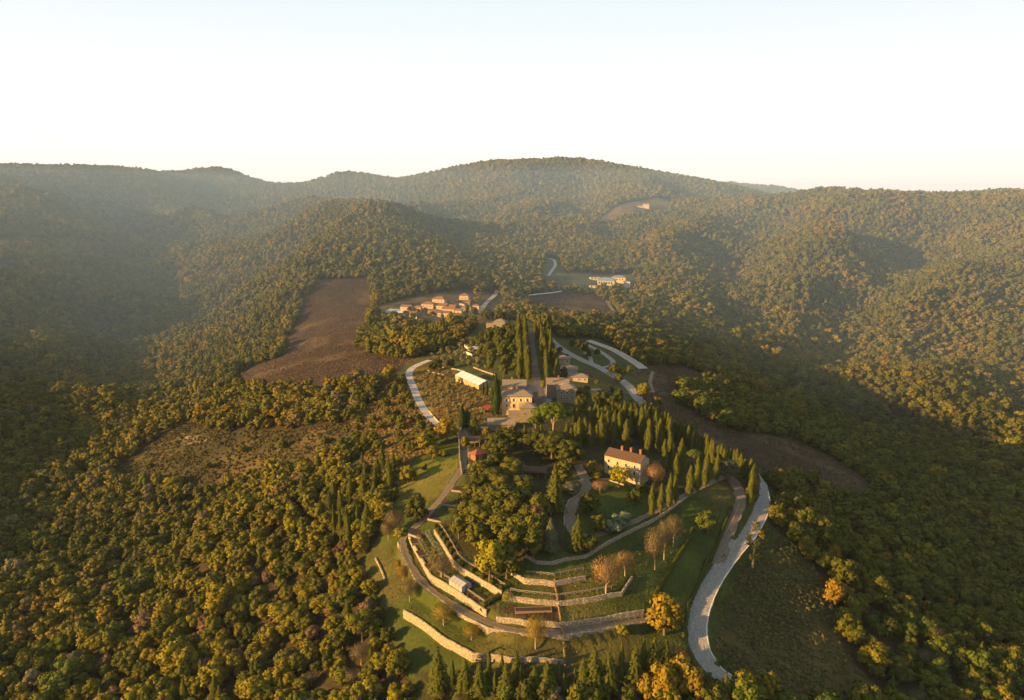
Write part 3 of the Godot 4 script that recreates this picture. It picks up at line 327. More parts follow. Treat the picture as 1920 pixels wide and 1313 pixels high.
# small hilltops: x, forward distance, rise, radius
const KNOLLS := [[-978.0, 2540.0, 26.0, 105.0], [-560.0, 2440.0, 12.0, 60.0], [190.0, 2300.0, 6.0, 200.0], [-470.0, 2450.0, 8.0, 90.0]]
const GRID_X := -2700.0
const GRID_D := -330.0
const GRID_S := 30.0
const GRID_NX := 181
const GRID_ND := 136

# real-world base colours, linear
const TONES := {
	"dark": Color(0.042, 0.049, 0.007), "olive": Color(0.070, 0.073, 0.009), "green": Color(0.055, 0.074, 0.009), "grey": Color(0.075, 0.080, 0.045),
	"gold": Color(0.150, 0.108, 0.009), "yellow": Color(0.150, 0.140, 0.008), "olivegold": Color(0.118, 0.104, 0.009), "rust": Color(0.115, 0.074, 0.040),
	"orange": Color(0.150, 0.098, 0.011), "silver": Color(0.120, 0.140, 0.085), "cy": Color(0.056, 0.064, 0.008), "cydark": Color(0.026, 0.038, 0.008),
	"con": Color(0.056, 0.064, 0.008), "pine": Color(0.060, 0.082, 0.007), "tan": Color(0.200, 0.130, 0.062), "greybare": Color(0.105, 0.090, 0.048),
	"yellowbare": Color(0.180, 0.135, 0.012), "olive_g": Color(0.118, 0.112, 0.048),
}
const GROUND := {
	"wood": Color(0.040, 0.032, 0.014), "grass": Color(0.046, 0.062, 0.012), "plough": Color(0.034, 0.024, 0.017), "plough2": Color(0.050, 0.032, 0.026), "fern": Color(0.046, 0.033, 0.017),
	"scrub": Color(0.044, 0.040, 0.015), "dullgrass": Color(0.044, 0.042, 0.014), "dry": Color(0.090, 0.070, 0.036), "greyturf": Color(0.075, 0.085, 0.045), "gold": Color(0.135, 0.092, 0.014),
	"scrubgold": Color(0.105, 0.072, 0.024), "lawn": Color(0.105, 0.120, 0.012), "lawn2": Color(0.034, 0.062, 0.010), "woodfloor": Color(0.036, 0.036, 0.013), "soil": Color(0.050, 0.032, 0.020),
	"gravel": Color(0.190, 0.150, 0.110), "paving": Color(0.230, 0.215, 0.200),
}

var rng := RandomNumberGenerator.new()
var bumps := FastNoiseLite.new()
var patch := FastNoiseLite.new()
var grid := PackedFloat32Array()
var wall_segments := []
var road_segments := []
var cells := {}
var M := {}
var used := {}
var tints := {}
var shapes := {}


func _ready() -> void:
	rng.seed = 11
	var cam := Camera3D.new()
	cam.name = "camera"
	cam.fov = 51.16
	cam.near = 1.0
	cam.far = 9000.0
	cam.position = Vector3(0, 120, 0)
	cam.rotation_degrees = Vector3(-11.6, 0, 0)
	add_child(cam)
	cam.current = true

	var env := Environment.new()
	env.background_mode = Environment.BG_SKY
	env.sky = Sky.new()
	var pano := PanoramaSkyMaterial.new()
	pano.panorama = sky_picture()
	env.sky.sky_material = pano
	env.tonemap_mode = Environment.TONE_MAPPER_LINEAR
	env.tonemap_exposure = 4.05
	env.fog_enabled = true
	env.fog_density = 0.00003
	env.volumetric_fog_enabled = true
	env.volumetric_fog_density = 0.0
	env.fog_light_color = Color(0.78, 0.88, 1.0)
	env.sdfgi_enabled = true
	env.ssao_enabled = true
	env.ssil_enabled = true
	var we := WorldEnvironment.new()
	we.name = "world_environment"
	we.environment = env
	add_child(we)

	var sun := DirectionalLight3D.new()
	sun.name = "sun"
	sun.light_color = Color(1.0, 0.77, 0.43)
	sun.light_energy = 1.6
	sun.light_angular_distance = 0.6
	sun.shadow_enabled = true
	sun.directional_shadow_max_distance = 3000.0
	add_child(sun)
	var az := deg_to_rad(112.0)
	var el := deg_to_rad(13.5)
	sun.look_at_from_position(Vector3(-sin(az) * cos(el), sin(el), -cos(az) * cos(el)) * 100.0, Vector3.ZERO)

	make_terrain_data()
	make_materials()
	make_ground()
	make_roads()
	make_walls()
	make_buildings()
	make_garden()
	make_trees()
	make_woods()
	make_haze()


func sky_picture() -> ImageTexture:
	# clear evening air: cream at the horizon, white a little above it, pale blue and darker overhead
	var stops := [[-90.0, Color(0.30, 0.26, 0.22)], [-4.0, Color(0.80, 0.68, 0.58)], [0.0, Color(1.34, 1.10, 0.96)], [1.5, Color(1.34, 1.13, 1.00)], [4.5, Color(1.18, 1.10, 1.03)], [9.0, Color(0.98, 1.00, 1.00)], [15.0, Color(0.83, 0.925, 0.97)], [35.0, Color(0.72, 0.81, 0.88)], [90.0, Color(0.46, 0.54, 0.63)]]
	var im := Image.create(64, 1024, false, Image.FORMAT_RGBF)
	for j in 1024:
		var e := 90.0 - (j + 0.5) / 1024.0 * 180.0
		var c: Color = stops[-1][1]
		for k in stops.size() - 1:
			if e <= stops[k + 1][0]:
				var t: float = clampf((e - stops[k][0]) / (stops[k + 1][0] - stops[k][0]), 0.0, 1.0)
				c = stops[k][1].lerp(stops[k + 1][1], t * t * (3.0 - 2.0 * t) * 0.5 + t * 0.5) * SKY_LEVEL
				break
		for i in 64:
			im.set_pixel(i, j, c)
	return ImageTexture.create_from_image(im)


# ---------------------------------------------------------------- terrain
func make_terrain_data() -> void:
	bumps.seed = 5
	bumps.noise_type = FastNoiseLite.TYPE_SIMPLEX_SMOOTH
	bumps.frequency = 1.0 / 320.0
	bumps.fractal_type = FastNoiseLite.FRACTAL_FBM
	bumps.fractal_octaves = 4
	patch.seed = 9
	patch.frequency = 1.0 / 20.0
	patch.fractal_type = FastNoiseLite.FRACTAL_FBM
	patch.fractal_octaves = 2
	var n := HILL.size() / 3
	var px := PackedFloat32Array()
	var pd := PackedFloat32Array()
	var pw := PackedFloat32Array()
	for i in n:
		px.append(HILL[i * 3] * 0.001)
		pd.append(HILL[i * 3 + 1] * 0.001)
		pw.append(HILL[i * 3 + 2] * 0.5)
	grid.resize(GRID_NX * GRID_ND)
	for j in GRID_ND:
		var d := (GRID_D + GRID_S * j) * 0.001
		for i in GRID_NX:
			var x := (GRID_X + GRID_S * i) * 0.001
			var s: float = HILL_PLANE[0] + HILL_PLANE[1] * x + HILL_PLANE[2] * d
			for k in n:
				var a := x - px[k]
				var b := d - pd[k]
				var r := a * a + b * b + 1e-12
				s += pw[k] * r * log(r)
			grid[j * GRID_NX + i] = s
	for key in WALLS:
		var w: Array = WALLS[key]
		var m := w.size() / 3
		for i in m - 1:
			add_segment(wall_segments, {"wall": key, "a": Vector2(w[i * 3], w[i * 3 + 1]), "b": Vector2(w[i * 3 + 3], w[i * 3 + 4]), "s": w[i * 3 + 2], "t": w[i * 3 + 5], "first": i == 0, "last": i == m - 2}, 18.0, 0)
	for key in ROADS:
		var half: float = ROADS[key][0] * 0.5
		var p: PackedVector2Array = smooth_line(ROADS[key][1], 8.0)
		var hs := PackedFloat32Array()
		for q in p:
			hs.append(height(q.x, q.y) if on_road(q, 0.5) else base_height(q.x, q.y))
		if key == "terrace_track":   # the track stands on its own retaining wall
			for i in hs.size():
				hs[i] += 1.1 * smoothstep(-300.0, -285.0, p[i].y) * (1.0 - smoothstep(35.0, 52.0, p[i].x))
		for pass_ in 3:
			var prev := hs.duplicate()
			for i in range(1, hs.size() - 1):
				hs[i] = (prev[i - 1] + prev[i] + prev[i + 1]) / 3.0
		for i in p.size() - 1:
			add_segment(road_segments, {"road": key, "a": p[i], "b": p[i + 1], "s": hs[i], "t": hs[i + 1], "half": half}, half + 6.0, 1)


func add_segment(list: Array, s: Dictionary, reach: float, layer: int) -> void:
	list.append(s)
	var lo: Vector2 = s.a.min(s.b) - Vector2(reach, reach)
	var hi: Vector2 = s.a.max(s.b) + Vector2(reach, reach)
	for i in range(floori(lo.x / 20.0), floori(hi.x / 20.0) + 1):
		for j in range(floori(lo.y / 20.0), floori(hi.y / 20.0) + 1):
			var key := Vector3i(i, j, layer)
			if not cells.has(key):
				cells[key] = []
			cells[key].append(s)


func smooth_line(flat: Array, step: float) -> PackedVector2Array:
	var c := Curve2D.new()
	var n := flat.size() / 2
	for i in n:
		var p := Vector2(flat[i * 2], flat[i * 2 + 1])
		var a := Vector2(flat[maxi(i - 1, 0) * 2], flat[maxi(i - 1, 0) * 2 + 1])
		var b := Vector2(flat[mini(i + 1, n - 1) * 2], flat[mini(i + 1, n - 1) * 2 + 1])
		var t := (b - a).normalized()
		c.add_point(p, -t * p.distance_to(a) * 0.32, t * p.distance_to(b) * 0.32)
	c.bake_interval = 0.5
	var out := PackedVector2Array()
	var length := c.get_baked_length()
	var k := maxi(2, int(length / step))
	for i in k + 1:
		out.append(c.sample_baked(length * i / k))
	return out


func base_height(x: float, z: float) -> float:
	var u := clampf((x - GRID_X) / GRID_S, 1.0, GRID_NX - 3.001)
	var v := clampf((-z - GRID_D) / GRID_S, 1.0, GRID_ND - 3.001)
	var i := int(u)
	var j := int(v)
	var t := u - i
	var r := v - j
	var a0 := -0.5 * t + t * t - 0.5 * t * t * t
	var a1 := 1.0 - 2.5 * t * t + 1.5 * t * t * t
	var a2 := 0.5 * t + 2.0 * t * t - 1.5 * t * t * t
	var a3 := -0.5 * t * t + 0.5 * t * t * t
	var k := (j - 1) * GRID_NX + i - 1
	var s0 := a0 * grid[k] + a1 * grid[k + 1] + a2 * grid[k + 2] + a3 * grid[k + 3]
	k += GRID_NX
	var s1 := a0 * grid[k] + a1 * grid[k + 1] + a2 * grid[k + 2] + a3 * grid[k + 3]
	k += GRID_NX
	var s2 := a0 * grid[k] + a1 * grid[k + 1] + a2 * grid[k + 2] + a3 * grid[k + 3]
	k += GRID_NX
	var s3 := a0 * grid[k] + a1 * grid[k + 1] + a2 * grid[k + 2] + a3 * grid[k + 3]
	var h := (-0.5 * r + r * r - 0.5 * r * r * r) * s0 + (1.0 - 2.5 * r * r + 1.5 * r * r * r) * s1 + (0.5 * r + 2.0 * r * r - 1.5 * r * r * r) * s2 + (-0.5 * r * r + 0.5 * r * r * r) * s3
	var away := Vector2(x * 1.5, (z + 520.0) * 0.75).length()
	var f := smoothstep(380.0, 900.0, away)
	if f > 0.0:
		h += f * bumps.get_noise_2d(x, z) * 40.0 * (1.0 - 0.85 * smoothstep(60.0, 150.0, h))
	if -z > 560.0:
		var p := Vector2(x, -z)
		var lift := 0.0
		var sink := 0.0
		for b in FOLDS:
			var a := Vector2(b[0], b[1])
			var ab := Vector2(b[2], b[3]) - a
			var e := p - a
			if absf(e.x) > 420.0 or absf(e.y) > 700.0:
				continue
			var q := (e - ab * clampf(e.dot(ab) / ab.length_squared(), 0.0, 1.0)).length() / float(b[5])
			if q < 2.6:
				var w: float = b[4] * exp(-q * q)
				lift = maxf(lift, w)
				sink = minf(sink, w)
		h += lift + sink
	for b in KNOLLS:
		h += b[2] * exp(-(pow((x - b[0]) / b[3], 2.0) + pow((-z - b[1]) / b[3], 2.0)))
	return h


func height(x: float, z: float) -> float:
	var h := base_height(x, z)
	var p := Vector2(x, z)
	var ci := floori(x / 20.0)
	var cj := floori(z / 20.0)
	var near = cells.get(Vector3i(ci, cj, 0))
	if near:
		var best := {}
		for s in near:
			var ab: Vector2 = s.b - s.a
			var length := ab.length()
			var t := ab / length
			var from: Vector2 = p - s.a
			var along := from.dot(t)
			var u := clampf(along / length, 0.0, 1.0)
			var r := p.distance_to(s.a + ab * u)
			if not best.has(s.wall) or r < best[s.wall][0]:
				var side := from.x * t.y - from.y * t.x
				var sd := r if side >= 0.0 else -r
				var f := 0.0
				if sd < 0.3:
					f = -clampf(1.0 + minf(sd, 0.0) / 11.0, 0.0, 1.0)
				elif sd < 1.0:
					f = -1.0 + 2.0 * (sd - 0.3) / 0.7
				else:
					f = clampf(1.0 - (sd - 1.0) / 11.0, 0.0, 1.0)
				var v: float = 0.5 * lerpf(s.s, s.t, u) * f
				if s.first and along < 0.0:
					v *= clampf(1.0 + along / 4.0, 0.0, 1.0)
				if s.last and along > length:
					v *= clampf(1.0 - (along - length) / 4.0, 0.0, 1.0)
				best[s.wall] = [r, v]
		for k in best:
			h += best[k][1]
	near = cells.get(Vector3i(ci, cj, 1))
	if near:
		var nearest := 1e9
		var level := 0.0
		for s in near:
			var ab: Vector2 = s.b - s.a
			var u := clampf((p - s.a).dot(ab) / ab.length_squared(), 0.0, 1.0)
			var gap: float = p.distance_to(s.a + ab * u) - s.half
			if gap < nearest:
				nearest = gap
				level = lerpf(s.s, s.t, u)
		h = lerpf(level, h, smoothstep(0.2, 1.3, nearest))
	return h


func normal_at(x: float, z: float, e: float) -> Vector3:
	return Vector3(height(x - e, z) - height(x + e, z), 2.0 * e, height(x, z - e) - height(x, z + e)).normalized()


func polygon(flat: Array) -> PackedVector2Array:
	var p := PackedVector2Array()
	for i in flat.size() / 2:
		p.append(Vector2(flat[i * 2], flat[i * 2 + 1]))
	return p


var clearings := []
var covers := []


func zones(from: Dictionary) -> Array:
	var out := []
	for key in from:
		var p := polygon(from[key][1])
		var box := Rect2(p[0], Vector2.ZERO)
		for q in p:
			box = box.expand(q)
		out.append({"key": key, "cover": from[key][0], "points": p, "box": box})
	return out


func zone_at(list: Array, p: Vector2) -> Dictionary:
	for z in list:
		if z.box.has_point(p) and Geometry2D.is_point_in_polygon(p, z.points):
			return z
	return {}


func ground_color(x: float, z: float) -> Color:
	var p := Vector2(x + patch.get_noise_2d(x * 2.0, z * 2.0) * 3.0, z + patch.get_noise_2d(x * 2.0 + 500.0, z * 2.0) * 3.0)
	var zone := zone_at(covers, p)
	if zone.is_empty():
		zone = zone_at(clearings, p)
	var kind: String = "wood" if zone.is_empty() else zone.cover
	var c: Color = GROUND[kind]
	var n := patch.get_noise_2d(x, z)
	var m := patch.get_noise_2d(x * 0.3 + 900.0, z * 0.3)
	match kind:
		"grass", "dullgrass", "scrub", "lawn", "lawn2", "greyturf":
			c = c.lerp(Color(0.105, 0.078, 0.028), clampf(m * 1.3 + 0.05, 0.0, 0.2 if kind == "lawn2" else (0.45 if kind in ["grass", "lawn"] else 0.75)))
		"plough", "plough2", "fern":
			c = c.lerp(Color(0.110, 0.080, 0.045), clampf(m * 1.6 - 0.1, 0.0, 0.6))
		"gold", "scrubgold":
			c = c.lerp(Color(0.060, 0.058, 0.018), clampf(m * 1.5 + 0.1, 0.0, 0.7))
	return c * (1.0 + n * 0.4)


func lines_of(dense_from: float, dense_to: float, first: float, last: float, fine: float, most: float, grow: float) -> PackedFloat32Array:
	var left := PackedFloat32Array()
	var p := dense_from
	var s := fine
	while p > first:
		s = minf(s * grow, most)
		p -= s
		left.append(p)
	left.reverse()
	var out := left
	p = dense_from
	while p <= dense_to:
		out.append(p)
		p += fine
	s = fine
	while p < last:
		out.append(p)
		s = minf(s * grow, most)
		p += s
	out.append(last)
	return out


func make_ground() -> void:
	clearings = zones(CLEARINGS)
	covers = zones(COVERS)
	var xs := lines_of(-66.0, 100.0, -2600.0, 2600.0, 1.0, 60.0, 1.035)
	var ds := lines_of(196.0, 304.0, -300.0, 3650.0, 1.0, 45.0, 1.014)
	var nx := xs.size()
	var nd := ds.size()
	var v := PackedVector3Array()
	var nn := PackedVector3Array()
	var cc := PackedColorArray()
	v.resize(nx * nd)
	nn.resize(nx * nd)
	cc.resize(nx * nd)
	for j in nd:
		for i in nx:
			var x := xs[i]
			var z := -ds[j]
			v[j * nx + i] = Vector3(x, height(x, z), z)
			cc[j * nx + i] = ground_color(x, z)
	for j in nd:
		for i in nx:
			var a := v[j * nx + maxi(i - 1, 0)]
			var b := v[j * nx + mini(i + 1, nx - 1)]
			var c := v[maxi(j - 1, 0) * nx + i]
			var d := v[mini(j + 1, nd - 1) * nx + i]
			nn[j * nx + i] = (b - a).cross(d - c).normalized()
	var idx := PackedInt32Array()
	idx.resize((nx - 1) * (nd - 1) * 6)
	var k := 0
	for j in nd - 1:
		for i in nx - 1:
			var a := j * nx + i
			for q in [a, a + nx, a + 1, a + 1, a + nx, a + nx + 1]:
				idx[k] = q
				k += 1
	structure("terrain", array_mesh(v, nn, idx, cc), M.ground)


func array_mesh(v: PackedVector3Array, n: PackedVector3Array, idx: PackedInt32Array, c := PackedColorArray(), uv := PackedVector2Array()) -> ArrayMesh:
	var a := []
	a.resize(Mesh.ARRAY_MAX)
	a[Mesh.ARRAY_VERTEX] = v
	a[Mesh.ARRAY_NORMAL] = n
	a[Mesh.ARRAY_INDEX] = idx
	if c.size():
		a[Mesh.ARRAY_COLOR] = c
	if uv.size():
		a[Mesh.ARRAY_TEX_UV] = uv
	var m := ArrayMesh.new()
	m.add_surface_from_arrays(Mesh.PRIMITIVE_TRIANGLES, a)
	return m


# ---------------------------------------------------------------- naming
func numbered(called: String) -> String:
	used[called] = used.get(called, -1) + 1
	return called if used[called] == 0 else "%s_%03d" % [called, used[called]]


func obj(called: String, mesh: Mesh, m: Material, parent: Node = null) -> MeshInstance3D:
	var o := MeshInstance3D.new()
	o.name = called if parent else numbered(called)
	o.mesh = mesh
	o.material_override = m
	(parent if parent else self).add_child(o, true)
	return o


func structure(called: String, mesh: Mesh, m: Material) -> MeshInstance3D:
	var o := obj(called, mesh, m)
	o.set_meta("kind", "structure")
	return o


func thing(called: String, label: String, category: String, at: Vector3, turn := 0.0, group := "") -> Node3D:
	var o := Node3D.new()
	o.name = numbered(called)
	add_child(o)
	o.position = at
	o.rotation.y = turn
	tag(o, label, category, group)
	return o


func tag(o: Node, label: String, category: String, group := "") -> void:
	o.set_meta("label", label)
	o.set_meta("category", category)
	if group:
		o.set_meta("group", group)


# ---------------------------------------------------------------- materials
func noise_picture(freq: float, lo: Color, hi: Color, seed_: int, size := 512, octaves := 5, kind := FastNoiseLite.TYPE_SIMPLEX_SMOOTH) -> NoiseTexture2D:
	var n := FastNoiseLite.new()
	n.noise_type = kind
	n.seed = seed_
	n.frequency = freq
	n.fractal_octaves = octaves
	var g := Gradient.new()
	g.set_color(0, lo)
	g.set_color(1, hi)
	var t := NoiseTexture2D.new()
	t.width = size
	t.height = size
	t.seamless = true
	t.noise = n
	t.color_ramp = g
	return t


func bump_picture(freq: float, seed_: int, strength: float, kind := FastNoiseLite.TYPE_SIMPLEX_SMOOTH) -> NoiseTexture2D:
	var n := FastNoiseLite.new()
	n.noise_type = kind
	n.seed = seed_
	n.frequency = freq
	var t := NoiseTexture2D.new()
	t.width = 512
	t.height = 512
	t.seamless = true
	t.noise = n
	t.as_normal_map = true
	t.bump_strength = strength
	return t


func mat(c: Color, rough := 0.9, grain: Texture2D = null, scale_ := 0.1, bump: Texture2D = null, vertex := false) -> StandardMaterial3D:
	var m := StandardMaterial3D.new()
	m.albedo_color = c.linear_to_srgb()
	m.roughness = rough
	m.metallic_specular = 0.25
	m.vertex_color_use_as_albedo = vertex
	if grain or bump:
		m.uv1_triplanar = true
		m.uv1_world_triplanar = true
		m.uv1_scale = Vector3.ONE * scale_
	if grain:
		m.albedo_texture = grain
	if bump:
		m.normal_enabled = true
		m.normal_texture = bump
		m.normal_scale = 1.0
	return m


func make_materials() -> void:
	var grain := noise_picture(0.02, Color(0.72, 0.72, 0.72), Color(1, 1, 1), 3)
	var blot := noise_picture(0.012, Color(0.76, 0.75, 0.73), Color(1.0, 1.0, 1.0), 4)
	var stone := noise_picture(0.045, Color(0.36, 0.33, 0.28), Color(1.0, 0.98, 0.94), 6, 512, 3, FastNoiseLite.TYPE_CELLULAR)
	var tile := noise_picture(0.06, Color(0.45, 0.42, 0.38), Color(1.0, 1.0, 1.0), 8, 512, 3, FastNoiseLite.TYPE_CELLULAR)
	var rough_bump := bump_picture(0.03, 12, 6.0)
	var stone_bump := bump_picture(0.045, 6, 8.0, FastNoiseLite.TYPE_CELLULAR)
	M.ground = mat(Color(1, 1, 1), 1.0, grain, 0.045, rough_bump, true)
	M.asphalt = mat(Color(0.25, 0.235, 0.22), 0.85, grain, 0.06, rough_bump)
	M.gravel = mat(Color(0.16, 0.130, 0.10), 0.95, blot, 0.12, rough_bump)
	M.pale_gravel = mat(Color(0.36, 0.32, 0.28), 0.95, blot, 0.05, rough_bump)
	M.concrete = mat(Color(0.36, 0.34, 0.32), 0.85, blot, 0.08)
	M.paving = mat(Color(0.20, 0.19, 0.185), 0.85, stone, 0.2, stone_bump)
	M.wall_stone = mat(Color(0.50, 0.46, 0.40), 0.95, stone, 0.075, stone_bump)
	M.house_stone = mat(Color(0.45, 0.41, 0.345), 0.95, stone, 0.12, stone_bump)
	M.plaster = mat(Color(0.60, 0.42, 0.22), 0.9, blot, 0.15)
	M.pale_plaster = mat(Color(0.38, 0.32, 0.235), 0.9, blot, 0.15)
	M.white_plaster = mat(Color(0.52, 0.49, 0.44), 0.9, blot, 0.1)
	M.roof_stone = mat(Color(0.33, 0.285, 0.235), 0.95, tile, 0.12, stone_bump)
	M.roof_brown = mat(Color(0.14, 0.092, 0.070), 0.95, tile, 0.15, stone_bump)
	M.roof_red = mat(Color(0.33, 0.18, 0.125), 0.95, tile, 0.12, stone_bump)
	M.roof_terracotta = mat(Color(0.34, 0.12, 0.085), 0.9, tile, 0.15, stone_bump)
	M.roof_blue = mat(Color(0.14, 0.22, 0.34), 0.35, blot, 0.1)
	M.roof_membrane = mat(Color(0.38, 0.365, 0.39), 0.6)
	M.cream_stone = mat(Color(0.68, 0.61, 0.50), 0.95, stone, 0.12, stone_bump)
	M.glass = mat(Color(0.02, 0.024, 0.028), 0.12)
	M.glass.metallic_specular = 0.5
	M.shutter = mat(Color(0.20, 0.13, 0.08), 0.7)
	M.white_paint = mat(Color(0.75, 0.73, 0.68), 0.6)
	M.frame = mat(Color(0.10, 0.09, 0.08), 0.5)
	M.curtain = mat(Color(0.30, 0.25, 0.165), 0.6, blot, 0.2)
	M.poly_sheet = mat(Color(0.22, 0.22, 0.235), 0.6)
	M.wood = mat(Color(0.24, 0.16, 0.095), 0.9, grain, 0.3)
	M.grey_wood = mat(Color(0.26, 0.22, 0.17), 0.9, grain, 0.3)
	M.brick = mat(Color(0.36, 0.18, 0.11), 0.9, tile, 0.6)
	M.red_carpet = mat(Color(0.33, 0.045, 0.055), 0.95, grain, 0.3)
	M.pool = mat(Color(0.50, 0.62, 0.72), 0.06)
	M.pool.metallic_specular = 0.6
	M.soil = mat(Color(0.055, 0.036, 0.022), 1.0, grain, 0.2, rough_bump)
	M.bark = mat(Color(0.14, 0.10, 0.065), 0.95, grain, 0.4)
	M.pale_bark = mat(Color(0.36, 0.27, 0.18), 0.95, grain, 0.4)
	M.white_line = mat(Color(0.72, 0.71, 0.68), 0.7, blot, 0.2)
	M.leaf_any = mat(Color(1, 1, 1), 0.8, null, 0.1, null, true)
	M.leaf_any.metallic_specular = 0.15
	for k in TONES:
		tints[k] = mat(TONES[k], 0.8, null, 0.1, null, true)
		tints[k].metallic_specular = 0.15


# ---------------------------------------------------------------- geometry helper
class Geo:
	var v := PackedVector3Array()
	var n := PackedVector3Array()
	var c := PackedColorArray()
	var i := PackedInt32Array()

	func tri(a: Vector3, b: Vector3, d: Vector3, na: Vector3, nb: Vector3, nd: Vector3, col := Color.WHITE) -> void:
		if (d - a).cross(b - a).dot(na + nb + nd) < 0.0:
			var t := b
			b = d
			d = t
			t = nb
			nb = nd
			nd = t
		var k := v.size()
		v.append(a)
		v.append(b)
		v.append(d)
		n.append(na)
		n.append(nb)
		n.append(nd)
		c.append(col)
		c.append(col)
		c.append(col)
		i.append(k)
		i.append(k + 1)
		i.append(k + 2)

	func flat3(a: Vector3, b: Vector3, d: Vector3, out: Vector3, col := Color.WHITE) -> void:
		var g := (d - a).cross(b - a).normalized()
		if g.dot(out) < 0.0:
			g = -g
		tri(a, b, d, g, g, g, col)

	func quad(a: Vector3, b: Vector3, d: Vector3, e: Vector3, out: Vector3, col := Color.WHITE) -> void:
		flat3(a, b, d, out, col)
		flat3(a, d, e, out, col)

	func box(at: Vector3, size: Vector3, basis := Basis(), col := Color.WHITE) -> void:
		var h := size * 0.5
		for axis in 3:
			for s in [-1.0, 1.0]:
				var o := Vector3.ZERO
				o[axis] = s
				var u := Vector3.ZERO
				u[(axis + 1) % 3] = h[(axis + 1) % 3]
				var w := Vector3.ZERO
				w[(axis + 2) % 3] = h[(axis + 2) % 3]
				var m := o * h[axis]
				quad(at + basis * (m - u - w), at + basis * (m + u - w), at + basis * (m + u + w), at + basis * (m - u + w), basis * o, col)

	func bar(a: Vector3, b: Vector3, thick: float, tall := 0.0) -> void:
		var d := b - a
		var z := d.normalized()
		var up := Vector3.UP if absf(z.y) < 0.95 else Vector3.RIGHT
		var x := up.cross(z).normalized()
		box((a + b) * 0.5, Vector3(thick, tall if tall > 0.0 else thick, d.length()), Basis(x, z.cross(x), z))

	func tube(a: Vector3, b: Vector3, ra: float, rb: float, sides := 6) -> void:
		var z := (b - a).normalized()
		var x := (Vector3.UP if absf(z.y) < 0.9 else Vector3.RIGHT).cross(z).normalized()
		var y := z.cross(x)
		for k in sides:
			var p := TAU * k / sides
			var q := TAU * (k + 1) / sides
			var e := x * cos(p) + y * sin(p)
			var f := x * cos(q) + y * sin(q)
			tri(a + e * ra, a + f * ra, b + f * rb, e, f, f)
			tri(a + e * ra, b + f * rb, b + e * rb, e, f, e)

	func mesh() -> ArrayMesh:
		var a := []
		a.resize(Mesh.ARRAY_MAX)
		a[Mesh.ARRAY_VERTEX] = v
		a[Mesh.ARRAY_NORMAL] = n
		a[Mesh.ARRAY_COLOR] = c
		a[Mesh.ARRAY_INDEX] = i
		var m := ArrayMesh.new()
		m.add_surface_from_arrays(Mesh.PRIMITIVE_TRIANGLES, a)
		return m


# ---------------------------------------------------------------- roads
func ribbon(p: PackedVector2Array, left: float, right: float, lift: float, columns := 5) -> ArrayMesh:
	var g := Geo.new()
	var rows := []
	for i in p.size():
		var t := (p[mini(i + 1, p.size() - 1)] - p[maxi(i - 1, 0)]).normalized()
		var side := Vector2(-t.y, t.x)
		var row := []
		for k in columns:
			var rag := 0.0
			if columns > 4 and (k == 0 or k == columns - 1):
				rag = rng.randf_range(-0.5, 0.3) * (1.0 if k else -1.0) * (0.25 if right > 3.4 else 1.0)
			var q := p[i] + side * (lerpf(left, right, float(k) / (columns - 1)) + rag)
			row.append(Vector3(q.x, height(q.x, q.y) + lift, q.y))
		rows.append(row)
	for i in rows.size() - 1:
		for k in columns - 1:
			g.quad(rows[i][k], rows[i + 1][k], rows[i + 1][k + 1], rows[i][k + 1], Vector3.UP)
	return g.mesh()


func make_roads() -> void:
	var look := {"main_road": M.asphalt, "gate_drive": M.gravel, "garden_lane": M.gravel, "terrace_track": M.gravel, "avenue": M.paving, "parking_loop": M.asphalt, "parking_lane": M.asphalt, "gravel_strip": M.pale_gravel, "hamlet_road": M.asphalt, "far_track": M.pale_gravel, "field_edge_track": M.pale_gravel, "valley_track": M.gravel, "valley_branch": M.gravel, "garden_path": M.gravel, "meadow_path": M.gravel}
	var lift := 0.16
	for key in ROADS:
		var half: float = ROADS[key][0] * 0.5
		var p := smooth_line(ROADS[key][1], 2.2)
		lift += 0.006
		var far: float = 0.5 if -p[0].y > 560.0 else 0.0
		if key == "concrete_road":
			var road := Node3D.new()
			road.name = "concrete_road"
			add_child(road)
			road.set_meta("kind", "structure")
			var fine := smooth_line(ROADS[key][1], 0.5)
			var n := 16
			for s in n:
				var part := fine.slice(fine.size() * s / n, mini(fine.size() * (s + 1) / n, fine.size()))
				obj("slab", ribbon(part, -half, half, lift + 0.03, 4), M.concrete, road)
			continue
		var called: String = key
		structure(called, ribbon(p, -half, half, lift + far), look[key])
		if key == "main_road":
			structure("road_edge_line", ribbon(p.slice(0, 70), half - 0.5, half - 0.32, lift + 0.012, 2), M.white_line)
		if key in ["terrace_track", "garden_lane"]:
			structure(called + "_grass_strip", ribbon(p.slice(2, p.size() - 2), -0.22, 0.22, lift + 0.02, 2), mat(Color(0.10, 0.085, 0.03), 1.0))


# ---------------------------------------------------------------- walls, fences, hedges
func along(flat: Array, step: float) -> PackedVector2Array:
	var out := PackedVector2Array()
	var n := flat.size() / 2
	for i in n - 1:
		var a := Vector2(flat[i * 2], flat[i * 2 + 1])
		var b := Vector2(flat[i * 2 + 2], flat[i * 2 + 3])
		var k := maxi(1, int(a.distance_to(b) / step))
		for j in k:
			out.append(a.lerp(b, float(j) / k))
	out.append(Vector2(flat[n * 2 - 2], flat[n * 2 - 1]))
	return out


func side_of(p: PackedVector2Array, i: int) -> Vector2:
	var t := (p[mini(i + 1, p.size() - 1)] - p[maxi(i - 1, 0)]).normalized()
	return Vector2(t.y, -t.x)


